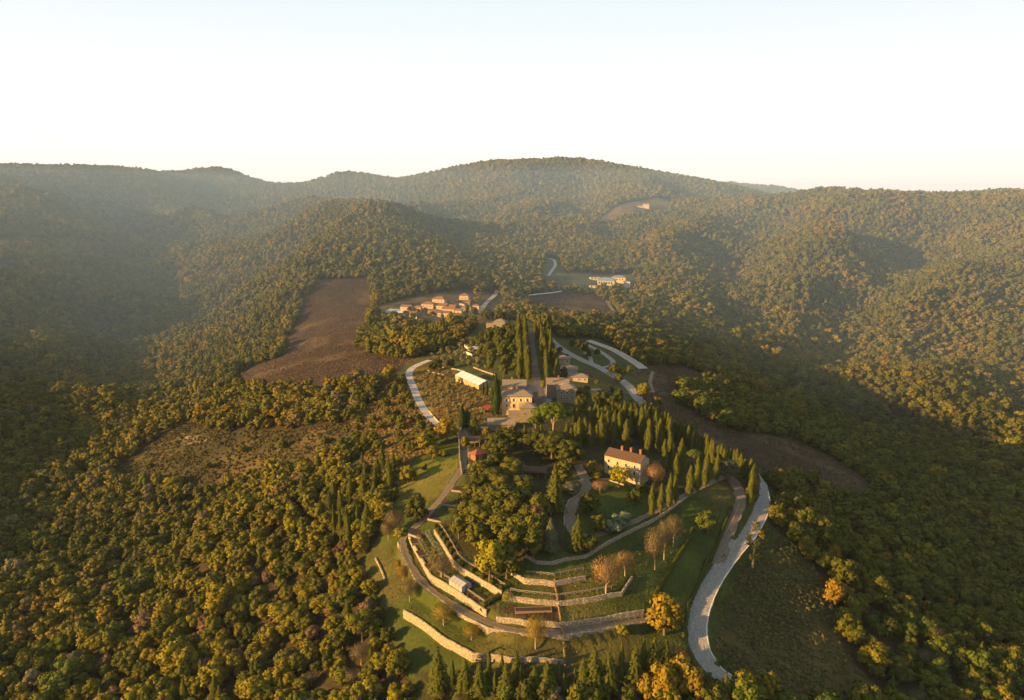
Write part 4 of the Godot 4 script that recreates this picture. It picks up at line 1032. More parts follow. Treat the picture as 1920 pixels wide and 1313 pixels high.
func masonry(p: PackedVector2Array, front: float, back: float, low: Callable, top: Callable) -> ArrayMesh:
	# a wall along p; front and back are offsets towards the uphill side
	var g := Geo.new()
	var rows := []
	for i in p.size():
		var s := side_of(p, i)
		var a := p[i] + s * (front + rng.randf_range(-0.06, 0.06))
		var b := p[i] + s * back
		var l: float = low.call(p[i], s)
		var t: float = top.call(p[i], s) + rng.randf_range(-0.13, 0.10)
		rows.append([Vector3(a.x, l, a.y), Vector3(a.x, t, a.y), Vector3(b.x, t, b.y), Vector3(b.x, l, b.y), Vector3(s.x, 0, s.y)])
	for i in rows.size() - 1:
		var r = rows[i]
		var q = rows[i + 1]
		g.quad(r[0], q[0], q[1], r[1], -r[4])
		g.quad(r[1], q[1], q[2], r[2], Vector3.UP)
		g.quad(r[2], q[2], q[3], r[3], r[4])
	for e in [0, rows.size() - 1]:
		var r = rows[e]
		var o: Vector3 = Vector3(r[4].z, 0, -r[4].x) * (1.0 if e == 0 else -1.0)
		g.flat3(r[0], r[1], r[2], o)
		g.flat3(r[0], r[2], r[3], o)
	return g.mesh()


func make_walls() -> void:
	var said := {
		"outer": "outermost lowest stone retaining wall above the conifer belt", "track_lower": "sunlit stone retaining wall along the lower edge of the terrace track",
		"track_upper": "tall sunlit stone wall on the upper side of the terrace track, left stretch", "garden_lower": "low stone wall between the kitchen garden and the terrace track",
		"greenhouse": "ragged stone wall with hedge balls behind the small greenhouse", "balustrade": "stone wall under the rustic fence above the raised bed",
		"lawn": "stone wall holding up the upper lawn below the oaks", "grove": "long stone wall below the garden wood and the garden lane",
	}
	for key in WALLS:
		var w: Array = WALLS[key]
		var line := []
		for i in w.size() / 3:
			line.append(w[i * 3])
			line.append(w[i * 3 + 1])
		var p := along(line, 1.1)
		var low := func(q: Vector2, s: Vector2) -> float: return minf(height(q.x - s.x * 1.2, q.y - s.y * 1.2), height(q.x, q.y)) - 1.2
		var top := func(q: Vector2, s: Vector2) -> float: return maxf(height(q.x + s.x * 1.5, q.y + s.y * 1.5), height(q.x, q.y)) + 0.22
		var o := obj("retaining_wall", masonry(p, -0.08, 0.42, low, top), M.wall_stone)
		tag(o, said[key], "wall", "terrace walls")
	free_wall("garden_wall", "track_wall", "curving stone wall on the left of the walled yard track", 1.6, 0.5, M.wall_stone)
	free_wall("garden_wall", "stub", "broken stone wall fragment on the bank left of the terraces", 0.9, 0.5, M.wall_stone)
	free_wall("garden_wall", "lawn_wall", "short sunlit wall end above the left lawn", 1.4, 0.5, M.wall_stone)
	free_wall("garden_wall", "tent_wall", "pale wall behind the lawn left of the white marquee", 1.0, 0.5, M.wall_stone)
	free_wall("garden_wall", "tent_wall2", "pale wall on the bank behind the white marquee", 0.9, 0.6, M.wall_stone)
	free_wall("road_kerb", "road_kerb", "low pale kerb wall at the lower end of the concrete road", 0.9, 0.5, M.pale_plaster)
	free_wall("garden_wall", "olive_wall", "broken dry stone wall across the olive slope", 1.1, 0.6, M.wall_stone)
	free_wall("garden_wall", "hamlet_wall", "long pale terrace wall in the middle of the hilltop hamlet", 2.2, 0.8, M.pale_plaster)
	free_wall("garden_wall", "hamlet_wall2", "short pale wall at the lower left of the hilltop hamlet", 2.6, 0.8, M.pale_plaster)
	free_wall("pool_wall", "pool_wall", "white wall along the edge of the small pool", 2.2, 0.6, M.white_plaster)
	free_wall("pool_wall", "pool_wall2", "white retaining wall one step below the small pool", 2.0, 0.6, M.white_plaster)
	free_wall("pool_wall", "pool_wall_big", "low wall below the large hamlet pool", 1.0, 0.6, M.wall_stone)
	free_wall("path_kerb", "farm_kerb", "pale stone kerb between the farmhouse lawn and its terrace", 0.45, 0.7, M.pale_plaster)
	free_wall("path_kerb", "path_wall", "low grey kerb along the left side of the gravel garden path", 0.6, 0.5, M.wall_stone)
	free_wall("field_fence", "white_fence", "white fence line along the far edge of the dark field", 1.2, 0.5, M.white_paint)
	fence("rustic_fence", "fence_green", "rustic wooden fence above the ragged greenhouse wall")
	fence("rustic_fence", "fence_bal", "rustic wooden fence with crossed rails above the raised bed")
	fence("rustic_fence", "fence_lawn", "rustic wooden fence on the edge of the upper lawn")
	fence("rustic_fence", "fence_track", "rustic wooden fence on top of the tall sunlit track wall")
	fence("rustic_fence", "fence_low", "wooden fence on the lower side of the track's right end")
	fence("guard_fence", "guard", "short white post fence beside the gate drive")
	hedge("boundary_hedge", "spine", "thin brown hedge running straight down across the terraces", 1.0, 0.7, "tan")
	hedge("clipped_hedge", "hedge_right", "clipped hedge between the two right grass strips", 1.8, 1.8, "dark")
	hedge("clipped_hedge", "hedge_road", "dark hedge along the inner side of the main road", 1.6, 1.5, "dark")
	hedge("clipped_hedge", "hedge_lawn", "dark clipped hedge behind the small upper lawn", 1.8, 1.6, "dark")
	hedge("clipped_hedge", "hedge_green", "thick dark hedge right of the vegetable rows", 1.8, 2.2, "dark")


func free_wall(called: String, key: String, label: String, tall: float, thick: float, m: Material) -> void:
	var low := func(q: Vector2, _s: Vector2) -> float: return height(q.x, q.y) - 1.0
	var top := func(q: Vector2, _s: Vector2) -> float: return height(q.x, q.y) + tall
	tag(obj(called, masonry(along(LINES[key], 1.5), -thick * 0.5, thick * 0.5, low, top), m), label, "wall" if not "fence" in called else "fence")


func fence(called: String, key: String, label: String) -> void:
	var p := along(LINES[key], 2.4)
	var g := Geo.new()
	var a := Vector3.ZERO
	for i in p.size():
		var s := side_of(p, i)
		var q := p[i] + s * 1.9
		var b := Vector3(q.x, height(q.x, q.y) + 0.05, q.y)
		g.bar(b - Vector3.UP * 0.5, b + Vector3.UP * 1.15, 0.16)
		if i:
			g.bar(a + Vector3.UP * 1.05, b + Vector3.UP * 1.05, 0.13)
			g.bar(a + Vector3.UP * 0.25, b + Vector3.UP * 1.0, 0.10)
			g.bar(a + Vector3.UP * 1.0, b + Vector3.UP * 0.25, 0.10)
		a = b
	var o := Node3D.new()
	o.name = numbered(called)
	add_child(o)
	tag(o, label, "fence", "")
	var rails := obj("railing", g.mesh(), M.grey_wood, o)
	rails.set_meta("kind", "stuff")


func leaf(g: Geo, at: Vector3, out: Vector3, size: float, spread := 0.75) -> void:
	var f := Vector3(rng.randf_range(-1, 1), rng.randf_range(-1, 1), rng.randf_range(-1, 1))
	var nrm := (out + f * spread).normalized()
	var x := nrm.cross(Vector3(rng.randf_range(-1, 1), rng.randf_range(-1, 1), rng.randf_range(-1, 1))).normalized()
	var y := nrm.cross(x)
	var s := size * rng.randf_range(0.65, 1.35)
	var shade := (out * 0.75 + nrm * 0.5).normalized()
	var k := rng.randf_range(0.68, 1.34)
	var col := Color(k * rng.randf_range(0.92, 1.1), k, k * 0.95)
	var a := at + x * s * 0.6
	var b := at + y * s * 0.45
	var d := at - x * s * 0.55
	var e := at - y * s * 0.5
	var flip := (d - a).cross(b - a).dot(shade) < 0.0
	var n0 := g.v.size()
	g.v.append_array(PackedVector3Array([a, e if flip else b, d, b if flip else e]))
	g.n.append_array(PackedVector3Array([shade, shade, shade, shade]))
	g.c.append_array(PackedColorArray([col, col, col, col]))
	g.i.append_array(PackedInt32Array([n0, n0 + 1, n0 + 2, n0, n0 + 2, n0 + 3]))


const ICO := [Vector3(0, 1, 0), Vector3(0.894, 0.447, 0), Vector3(0.276, 0.447, 0.851), Vector3(-0.724, 0.447, 0.526), Vector3(-0.724, 0.447, -0.526), Vector3(0.276, 0.447, -0.851), Vector3(0.724, -0.447, 0.526), Vector3(-0.276, -0.447, 0.851), Vector3(-0.894, -0.447, 0), Vector3(-0.276, -0.447, -0.851), Vector3(0.724, -0.447, -0.526), Vector3(0, -1, 0)]
const ICO_FACES := [0, 1, 2, 0, 2, 3, 0, 3, 4, 0, 4, 5, 0, 5, 1, 1, 6, 2, 2, 7, 3, 3, 8, 4, 4, 9, 5, 5, 10, 1, 6, 7, 2, 7, 8, 3, 8, 9, 4, 9, 10, 5, 10, 6, 1, 11, 7, 6, 11, 8, 7, 11, 9, 8, 11, 10, 9, 11, 6, 10]


func core(g: Geo, at: Vector3, r: Vector3, col := Color(0.8, 0.8, 0.8)) -> void:  # inner mass tinted darker than the leaves, painting the shade inside foliage
	for k in 20:
		var a: Vector3 = ICO[ICO_FACES[k * 3]]
		var b: Vector3 = ICO[ICO_FACES[k * 3 + 1]]
		var d: Vector3 = ICO[ICO_FACES[k * 3 + 2]]
		g.tri(at + a * r, at + b * r, at + d * r, a, b, d, col)


func hedge(called: String, key: String, label: String, tall: float, wide: float, tone: String) -> void:
	var g := Geo.new()
	var p := along(LINES[key], 0.8)
	for q in p:
		var y := height(q.x, q.y)
		core(g, Vector3(q.x, y + tall * 0.4, q.y), Vector3(wide * 0.55, tall * 0.55, wide * 0.55))
		for k in 10:
			var d := Vector3(rng.randf_range(-1, 1), rng.randf_range(-0.1, 1), rng.randf_range(-1, 1)).normalized()
			leaf(g, Vector3(q.x, y + tall * 0.45, q.y) + d * Vector3(wide * 0.55, tall * 0.58, wide * 0.55), d, 0.4)
	tag(obj(called, g.mesh(), tints[tone]), label, "hedge")


# ---------------------------------------------------------------- buildings
func spot(key: String, dx := 0.0, dz := 0.0) -> Vector3:
	var s: Array = SPOTS[key]
	var x: float = s[0] + dx
	var z: float = s[1] + dz
	return Vector3(x, height(x, z), z)


func block(t: Node3D, at: Vector3, w: float, d: float, h: float, rise: float, kind: String, wall_m: Material, roof_m: Material, over := 0.45, below := 3.0) -> Node3D:
	# walls and roof of one volume; the ridge runs along x, +z is the front
	var g := Geo.new()
	g.box(at + Vector3(0, (h - below) * 0.5, 0), Vector3(w, h + below, d))
	var r := Geo.new()
	var e := 0.22
	var hw := w * 0.5 + over
	var hd := d * 0.5 + over
	var drop := over * rise / maxf(d * 0.5, 0.1)
	var y0 := at + Vector3(0, h - drop * 0.6 + 0.02, 0)
	if kind == "gable":
		for s in [-1.0, 1.0]:
			g.flat3(at + Vector3(s * w * 0.5, h, -d * 0.5), at + Vector3(s * w * 0.5, h, d * 0.5), at + Vector3(s * w * 0.5, h + rise, 0), Vector3(s, 0, 0))
			var b0 := y0 + Vector3(-hw, 0, s * hd)
			var b1 := y0 + Vector3(hw, 0, s * hd)
			var t0 := at + Vector3(-hw, h + rise + 0.06, 0)
			var t1 := at + Vector3(hw, h + rise + 0.06, 0)
			var up := Vector3.UP * e
			r.quad(b0 + up, b1 + up, t1 + up, t0 + up, Vector3(0, 1, s))
			r.quad(b0, b1, t1, t0, Vector3(0, -1, -s))
			r.quad(b0, b1, b1 + up, b0 + up, Vector3(0, 0, s))
			r.quad(b0, b0 + up, t0 + up, t0, Vector3(-1, 0, 0))
			r.quad(b1, b1 + up, t1 + up, t1, Vector3(1, 0, 0))
	elif kind == "hip":
		var rl := maxf(hw - hd, 0.3)
		var a := [y0 + Vector3(-hw, 0, hd), y0 + Vector3(hw, 0, hd), y0 + Vector3(hw, 0, -hd), y0 + Vector3(-hw, 0, -hd)]
		var up := Vector3.UP * e
		var t0 := at + Vector3(-rl, h + rise, 0)
		var t1 := at + Vector3(rl, h + rise, 0)
		r.quad(a[0] + up, a[1] + up, t1 + up, t0 + up, Vector3(0, 1, 1))
		r.quad(a[2] + up, a[3] + up, t0 + up, t1 + up, Vector3(0, 1, -1))
		r.flat3(a[1] + up, a[2] + up, t1 + up, Vector3(1, 1, 0))
		r.flat3(a[3] + up, a[0] + up, t0 + up, Vector3(-1, 1, 0))
		for k in 4:
			r.quad(a[k], a[(k + 1) % 4], a[(k + 1) % 4] + up, a[k] + up, (a[k] + a[(k + 1) % 4]) * 0.5 - y0)
		r.quad(a[0], a[1], a[2], a[3], Vector3.DOWN)
	elif kind == "shed":
		var b := Basis(Vector3.RIGHT, atan2(rise, d))
		r.box(at + Vector3(0, h + rise * 0.5 + 0.1, 0), Vector3(hw * 2, e, hd * 2 / cos(atan2(rise, d))), b)
		for s in [-1.0, 1.0]:
			g.flat3(at + Vector3(s * w * 0.5, h, -d * 0.5), at + Vector3(s * w * 0.5, h, d * 0.5), at + Vector3(s * w * 0.5, h + rise, -d * 0.5), Vector3(s, 0, 0))
		g.quad(at + Vector3(-w * 0.5, h, -d * 0.5), at + Vector3(w * 0.5, h, -d * 0.5), at + Vector3(w * 0.5, h + rise, -d * 0.5), at + Vector3(-w * 0.5, h + rise, -d * 0.5), Vector3(0, 0, -1))
	else:
		r.box(at + Vector3(0, h + 0.12, 0), Vector3(hw * 2, 0.24, hd * 2))
	obj("wall", g.mesh(), wall_m, t)
	obj("roof", r.mesh(), roof_m, t)
	return t


func window(t: Node3D, at: Vector3, w: float, h: float, face := 0.0, shutters := false, called := "window") -> void:
	# face: 0 front, PI/2 right, -PI/2 left; a dark pane set in a surround, with a sill
	var b := Basis(Vector3.UP, face)
	var g := Geo.new()
	g.box(at + b * Vector3(0, 0, 0.02), Vector3(w, h, 0.05), b)
	var o := obj(called, g.mesh(), M.glass if called == "window" else M.shutter, t)
	var f := Geo.new()
	for s in [-1.0, 1.0]:
		f.box(at + b * Vector3(s * (w * 0.5 + 0.06), 0, 0.06), Vector3(0.12, h + 0.24, 0.16), b)
	f.box(at + b * Vector3(0, h * 0.5 + 0.06, 0.06), Vector3(w, 0.12, 0.15), b)
	f.box(at + b * Vector3(0, -h * 0.5 - 0.06, 0.10), Vector3(w + 0.4, 0.11, 0.26), b)
	obj("surround", f.mesh(), M.white_plaster, o)
	if shutters:
		for s in [-1.0, 1.0]:
			var q := Geo.new()
			q.box(at + b * Vector3(s * (w + 0.14), 0, 0.09), Vector3(w * 0.5, h, 0.06), b)
			obj("shutter", q.mesh(), M.white_paint, o)


func chimney(t: Node3D, at: Vector3, h: float, m: Material) -> void:
	var g := Geo.new()
	g.box(at + Vector3(0, h * 0.5, 0), Vector3(0.9, h + 0.8, 0.9))
	g.box(at + Vector3(0, h + 0.45, 0), Vector3(1.15, 0.16, 1.15))
	g.box(at + Vector3(0, h + 0.7, 0), Vector3(0.8, 0.34, 0.8))
	g.box(at + Vector3(0, h + 0.92, 0), Vector3(1.2, 0.1, 1.2))
	obj("chimney", g.mesh(), m, t)


func make_buildings() -> void:
	var t := thing("villa", "large ochre villa with hipped stone roof, turret and shuttered windows", "villa", spot("villa", 0.0, -5.0))
	block(t, Vector3(0, 0, 0), 17.0, 10.0, 11.0, 2.8, "hip", M.plaster, M.roof_stone, 0.7)
	block(t, Vector3(-1.5, 0, -12.6), 13.5, 14.6, 13.4, 2.8, "gable", M.plaster, M.roof_stone, 0.5)
	block(t, Vector3(8.6, 0, -15.0), 8.0, 15.0, 10.2, 2.4, "hip", M.house_stone, M.roof_stone, 0.4)
	block(t, Vector3(-1.2, 11.4, -3.2), 2.6, 3.0, 3.6, 0.5, "hip", M.pale_plaster, M.roof_stone, 0.3, 0.0)
	window(t, Vector3(-1.2, 13.7, -1.68), 0.9, 1.9)
	for x in [-5.9, -1.9, 2.2, 6.0]:
		window(t, Vector3(x, 8.6, 5.01), 0.95, 1.5, 0.0, true)
	for x in [-5.9, 2.2, 6.0]:
		window(t, Vector3(x, 5.4, 5.01), 0.9, 1.1)
	window(t, Vector3(-1.9, 5.2, 5.01), 1.2, 2.3)
	window(t, Vector3(-1.9, 0.9, 5.01), 1.4, 2.4, 0.0, false, "door")
	for z in [3.0, 0.0]:
		window(t, Vector3(8.51, 8.4, z - 1.0), 1.0, 1.6, PI / 2)
	chimney(t, Vector3(-3.0, 15.2, -14.0), 1.4, M.house_stone)
	chimney(t, Vector3(4.6, 12.6, -1.5), 1.6, M.house_stone)

	t = thing("stone_house", "long stone-roofed house right of the square, with a front wing", "house", spot("stone_house", 0.0, -9.0))
	block(t, Vector3(0, 0, -2.0), 13.5, 13.0, 8.6, 2.8, "gable", M.house_stone, M.roof_stone, 0.5)
	block(t, Vector3(4.6, 0, 7.6), 11.5, 10.5, 8.0, 2.8, "hip", M.house_stone, M.roof_stone, 0.5)
	chimney(t, Vector3(0.4, 10.4, 0.5), 2.2, M.brick)
	chimney(t, Vector3(-3.4, 9.4, 2.0), 1.0, M.house_stone)
	for x in [1.6, 5.0, 8.0]:
		window(t, Vector3(x, 5.9, 12.86), 0.9, 1.3)
		window(t, Vector3(x, 2.6, 12.86), 0.9, 1.3)

	t = thing("corner_house", "small stone tower-like house with hipped roof below the villa's right corner", "house", spot("corner_house", 0.0, -4.0))
	block(t, Vector3(0, 0, 0), 8.6, 8.0, 8.2, 2.2, "hip", M.house_stone, M.roof_stone, 0.45)
	block(t, Vector3(-7.4, 0, 0.6), 6.0, 4.6, 4.0, 0.9, "shed", M.house_stone, M.roof_stone, 0.3)
	window(t, Vector3(-1.8, 4.8, 4.01), 0.9, 1.2)
	window(t, Vector3(1.8, 1.6, 4.01), 1.1, 2.2, 0.0, false, "door")

	t = thing("outbuilding", "long low outbuilding with weathered grey tiled roof in front of the villa", "building", spot("low_house", 0.0, -4.0), 0.02)
	block(t, Vector3.ZERO, 14.4, 7.0, 3.4, 2.4, "gable", M.house_stone, M.roof_stone, 0.5)
	for x in [-4.0, 0.5, 4.5]:
		window(t, Vector3(x, 1.7, 3.51), 0.9, 1.2)
	chimney(t, Vector3(4.0, 5.0, -0.6), 0.8, M.house_stone)

	t = thing("farmhouse", "stone farmhouse with dark brown roof and three chimneys beside the cypress grove", "house", spot("farmhouse", 3.2, -3.2), deg_to_rad(-38.0))
	block(t, Vector3.ZERO, 18.5, 8.4, 9.2, 2.5, "gable", M.cream_stone, M.roof_brown, 0.25)
	for x in [-2.6, 1.8, 6.4]:
		chimney(t, Vector3(x, 11.2, -0.4 - 0.1 * x), 1.7, M.brick)
	for x in [-7.0, -2.4, 2.0, 6.4]:
		window(t, Vector3(x, 7.0, 4.21), 0.95, 1.4)
		window(t, Vector3(x, 3.9, 4.21), 0.95, 1.5)
	window(t, Vector3(-0.2, 1.1, 4.21), 1.3, 2.3, 0.0, false, "door")
	window(t, Vector3(9.26, 5.6, 1.0), 0.8, 1.2, PI / 2)

	t = thing("loggia", "open timber loggia with low brown tiled roof in the garden wood", "pavilion", spot("loggia", 0.0, -3.0), deg_to_rad(-14.0))
	open_roof(t, 11.5, 6.0, 2.7, 1.6, M.roof_brown)
	t = thing("garden_hut", "small wooden hut with bright terracotta hipped roof", "hut", spot("red_hut", 0.0, -1.5), deg_to_rad(35.0))
	block(t, Vector3.ZERO, 5.6, 4.6, 2.8, 1.8, "hip", M.brick, M.roof_terracotta, 0.5, 1.0)
	window(t, Vector3(0.0, 1.2, 2.31), 1.0, 1.8, 0.0, false, "door")
	t = thing("open_shed", "dark flat-roofed open shed in the walled yard", "shed", spot("dark_shed", 0.0, -2.5), deg_to_rad(-3.0))
	open_roof(t, 8.0, 6.5, 2.9, 0.7, M.roof_brown)

	var row := [
		["avenue_a", 13.5, 9.0, 3.4, 2.0, "hip", "first low stone-roofed house right of the avenue, farthest from the villa", 0.0], ["avenue_b", 15.5, 11.0, 4.0, 2.4, "hip", "second low stone-roofed house right of the avenue, partly behind a dark tree", -0.04],
		["avenue_c", 13.5, 8.0, 3.2, 1.8, "hip", "third low stone-roofed house right of the avenue, set lower", -0.06]]
	for r in row:
		t = thing("low_house", r[6], "house", spot(r[0], 0.0, -r[2] * 0.5), r[7], "low houses right of the avenue")
		block(t, Vector3.ZERO, r[1], r[2], r[3], r[4], r[5], M.pale_plaster, M.roof_stone, 0.6)
		for x in [-0.3, 0.05, 0.35]:
			window(t, Vector3(r[1] * x, r[3] * 0.5, r[2] * 0.5 + 0.01), 0.9, 1.3)
	t = thing("garden_store", "small flat-roofed box building with pale slatted walls", "shed", spot("white_box", 0.0, -2.5))
	block(t, Vector3.ZERO, 6.0, 5.0, 4.4, 0.2, "flat", M.pale_plaster, M.grey_wood, 0.1)
	for k in 9:
		var g := Geo.new()
		g.box(Vector3(-2.7 + k * 0.67, 2.1, 2.55), Vector3(0.16, 4.2, 0.08))
		obj("slat", g.mesh(), M.grey_wood, t)
	t = thing("garden_store", "dark timber box shed right of the pale slatted one", "shed", spot("dark_box", 0.0, -3.0))
	block(t, Vector3.ZERO, 5.6, 6.0, 3.6, 0.5, "shed", M.wood, M.roof_brown, 0.3)
	t = thing("timber_pergola", "dark timber pergola beside the low stone-roofed houses", "pergola", spot("pergola", 0.0, -2.0))
	open_roof(t, 6.8, 4.6, 2.6, 0.1, M.roof_brown)

	t = thing("hill_villa", "small pale stone villa uphill at the far end of the avenue", "villa", spot("uphill", 0.0, -4.5), deg_to_rad(-12.0))
	block(t, Vector3.ZERO, 10.5, 9.0, 7.4, 2.2, "hip", M.house_stone, M.roof_stone, 0.5)
	block(t, Vector3(-8.5, 0, 2.5), 7.0, 6.0, 4.2, 1.5, "gable", M.house_stone, M.roof_stone, 0.4)
	chimney(t, Vector3(-6.6, 5.0, 2.0), 1.4, M.brick)
	for x in [-3.0, 0.0, 3.0]:
		window(t, Vector3(x, 5.0, 4.51), 0.9, 1.4)
		window(t, Vector3(x, 2.2, 4.51), 0.9, 1.5)
	t = thing("terrace_house", "low white terrace building left of the uphill villa", "building", spot("uphill_b", 0.0, -3.0), deg_to_rad(-10.0))
	block(t, Vector3.ZERO, 9.5, 5.0, 3.2, 0.9, "shed", M.white_plaster, M.roof_brown, 0.3)
	for x in [-3.0, 0.0, 3.0]:
		window(t, Vector3(x, 1.6, 2.51), 1.2, 1.8)

	pool("pool_small", "small pale swimming pool on the slope below the uphill villa", 7.2, 9.0, deg_to_rad(-8.0))
	var s := spot("patio", 0.0, -2.0)
	var g2 := Geo.new()
	g2.box(Vector3(0, 0, 0), Vector3(5.0, 1.2, 8.0), Basis(Vector3.UP, -0.1))
	var pat := obj("patio", g2.mesh(), M.brick)
	pat.position = s
	tag(pat, "terracotta patio on the right side of the small pool", "patio")
	pool("pool_big", "large pale swimming pool at the left end of the hamlet", 17.0, 17.0, deg_to_rad(-6.0))

	hamlet()

	t = thing("valley_house", "large valley house with long bright blue roof", "house", spot("blue_a", 0.0, -7.0), deg_to_rad(-16.0))
	block(t, Vector3.ZERO, 25.0, 15.0, 7.6, 3.4, "hip", M.pale_plaster, M.roof_blue, 0.8)
	for x in [-9.0, -5.5, -2.0, 1.5, 5.0, 8.5]:
		window(t, Vector3(x, 4.2, 7.51), 1.8, 3.2)
	t = thing("valley_house", "smaller blue-roofed wing behind and right of the large one", "house", spot("blue_b", 0.0, -6.0), deg_to_rad(-12.0))
	block(t, Vector3.ZERO, 20.0, 12.0, 6.6, 2.6, "hip", M.plaster, M.roof_blue, 0.6)
	for x in [-6.0, -2.0, 2.0, 6.0]:
		window(t, Vector3(x, 4.0, 6.01), 1.4, 2.2)
	t = thing("valley_house", "pale two-storey annex with brown roof at the right end of the blue roofs", "house", spot("blue_c", 0.0, -4.0), deg_to_rad(-20.0))
	block(t, Vector3.ZERO, 9.0, 8.0, 8.0, 2.0, "hip", M.white_plaster, M.roof_brown, 0.4)
	for x in [-2.2, 2.2]:
		for y in [2.4, 5.6]:
			window(t, Vector3(x, y, 4.01), 1.1, 1.6)
	t = thing("valley_annex", "low pale annex left of the blue-roofed house", "building", spot("blue_wall", 0.0, -3.0), deg_to_rad(4.0))
	block(t, Vector3.ZERO, 15.0, 6.0, 3.6, 0.2, "flat", M.white_plaster, M.roof_stone, 0.3)
	for x in [-5.0, 0.0, 5.0]:
		window(t, Vector3(x, 1.8, 3.01), 1.6, 1.8)
	t = thing("valley_annex", "white low terrace wall building in front of the blue-roofed house", "building", spot("blue_terrace", 0.0, -2.0))
	block(t, Vector3.ZERO, 12.0, 4.0, 2.6, 0.2, "flat", M.white_plaster, M.pale_plaster, 0.2)
	for x in [-3.0, 3.0]:
		window(t, Vector3(x, 1.3, 2.01), 1.6, 1.6)
	t = thing("hill_house", "lone pale farmhouse high on the far hillside", "house", spot("far_house", 0.0, -4.0), deg_to_rad(-18.0))
	block(t, Vector3.ZERO, 15.0, 10.0, 8.6, 2.6, "gable", M.pale_plaster, M.roof_red, 0.4)
	block(t, Vector3(-14.0, 0, 2.0), 13.0, 8.0, 4.4, 1.6, "gable", M.pale_plaster, M.roof_red, 0.4)
	for x in [-4.0, 0.0, 4.0]:
		window(t, Vector3(x, 5.6, 5.01), 1.2, 1.6)

	marquee()
	greenhouse()

	var carpet := Geo.new()
	carpet.box(Vector3(0, -0.3, 0), Vector3(4.4, 1.2, 16.0), Basis(Vector3.UP, -0.12))
	var rt := obj("red_terrace", carpet.mesh(), M.red_carpet)
	rt.position = spot("red_terrace", -0.6, 0.0)
	tag(rt, "narrow dark red terrace between the cypresses and the olive slope", "terrace")


func open_roof(t: Node3D, w: float, d: float, h: float, rise: float, m: Material) -> void:
	var r := Geo.new()
	for s in [-1.0, 1.0]:
		var a := Vector3(-w * 0.5, h, s * d * 0.5)
		var b := Vector3(w * 0.5, h, s * d * 0.5)
		var up := Vector3.UP * 0.16
		var top := Vector3.UP * rise
		var c0 := Vector3(-w * 0.5, h, 0) + top
		var c1 := Vector3(w * 0.5, h, 0) + top
		r.quad(a + up, b + up, c1 + up, c0 + up, Vector3(0, 1, s * 0.5))
		r.quad(a, b, c1, c0, Vector3(0, -1, 0))
		r.quad(a, b, b + up, a + up, Vector3(0, 0, s))
		r.quad(a, a + up, c0 + up, c0, Vector3.LEFT)
		r.quad(b, b + up, c1 + up, c1, Vector3.RIGHT)
	obj("roof", r.mesh(), m, t)
	for x in [-0.47, -0.16, 0.16, 0.47]:
		for s in [-0.46, 0.46]:
			var g := Geo.new()
			g.box(Vector3(w * x, h * 0.5 - 0.5, d * s), Vector3(0.24, h + 1.0, 0.24))
			obj("post", g.mesh(), M.wood, t)
	var back := Geo.new()
	back.box(Vector3(0, h * 0.5 - 0.5, -d * 0.44), Vector3(w * 0.92, h + 0.9, 0.2))
	obj("back_wall", back.mesh(), M.house_stone, t)


func pool(key: String, label: String, w: float, d: float, turn: float) -> void:
	var t := thing("swimming_pool", label, "pool", spot(key, 0.0, -d * 0.3) + Vector3.UP * 0.5, turn)
	var g := Geo.new()
	for s in [-1.0, 1.0]:
		g.box(Vector3(s * (w * 0.5 + 0.5), -0.9, 0), Vector3(1.0, 2.4, d + 2.0))
		g.box(Vector3(0, -0.9, s * (d * 0.5 + 0.5)), Vector3(w, 2.4, 1.0))
	obj("coping", g.mesh(), M.white_plaster, t)
	var q := Geo.new()
	q.box(Vector3(0, -0.9, 0), Vector3(w, 2.2, d))
	obj("water", q.mesh(), M.pool, t)


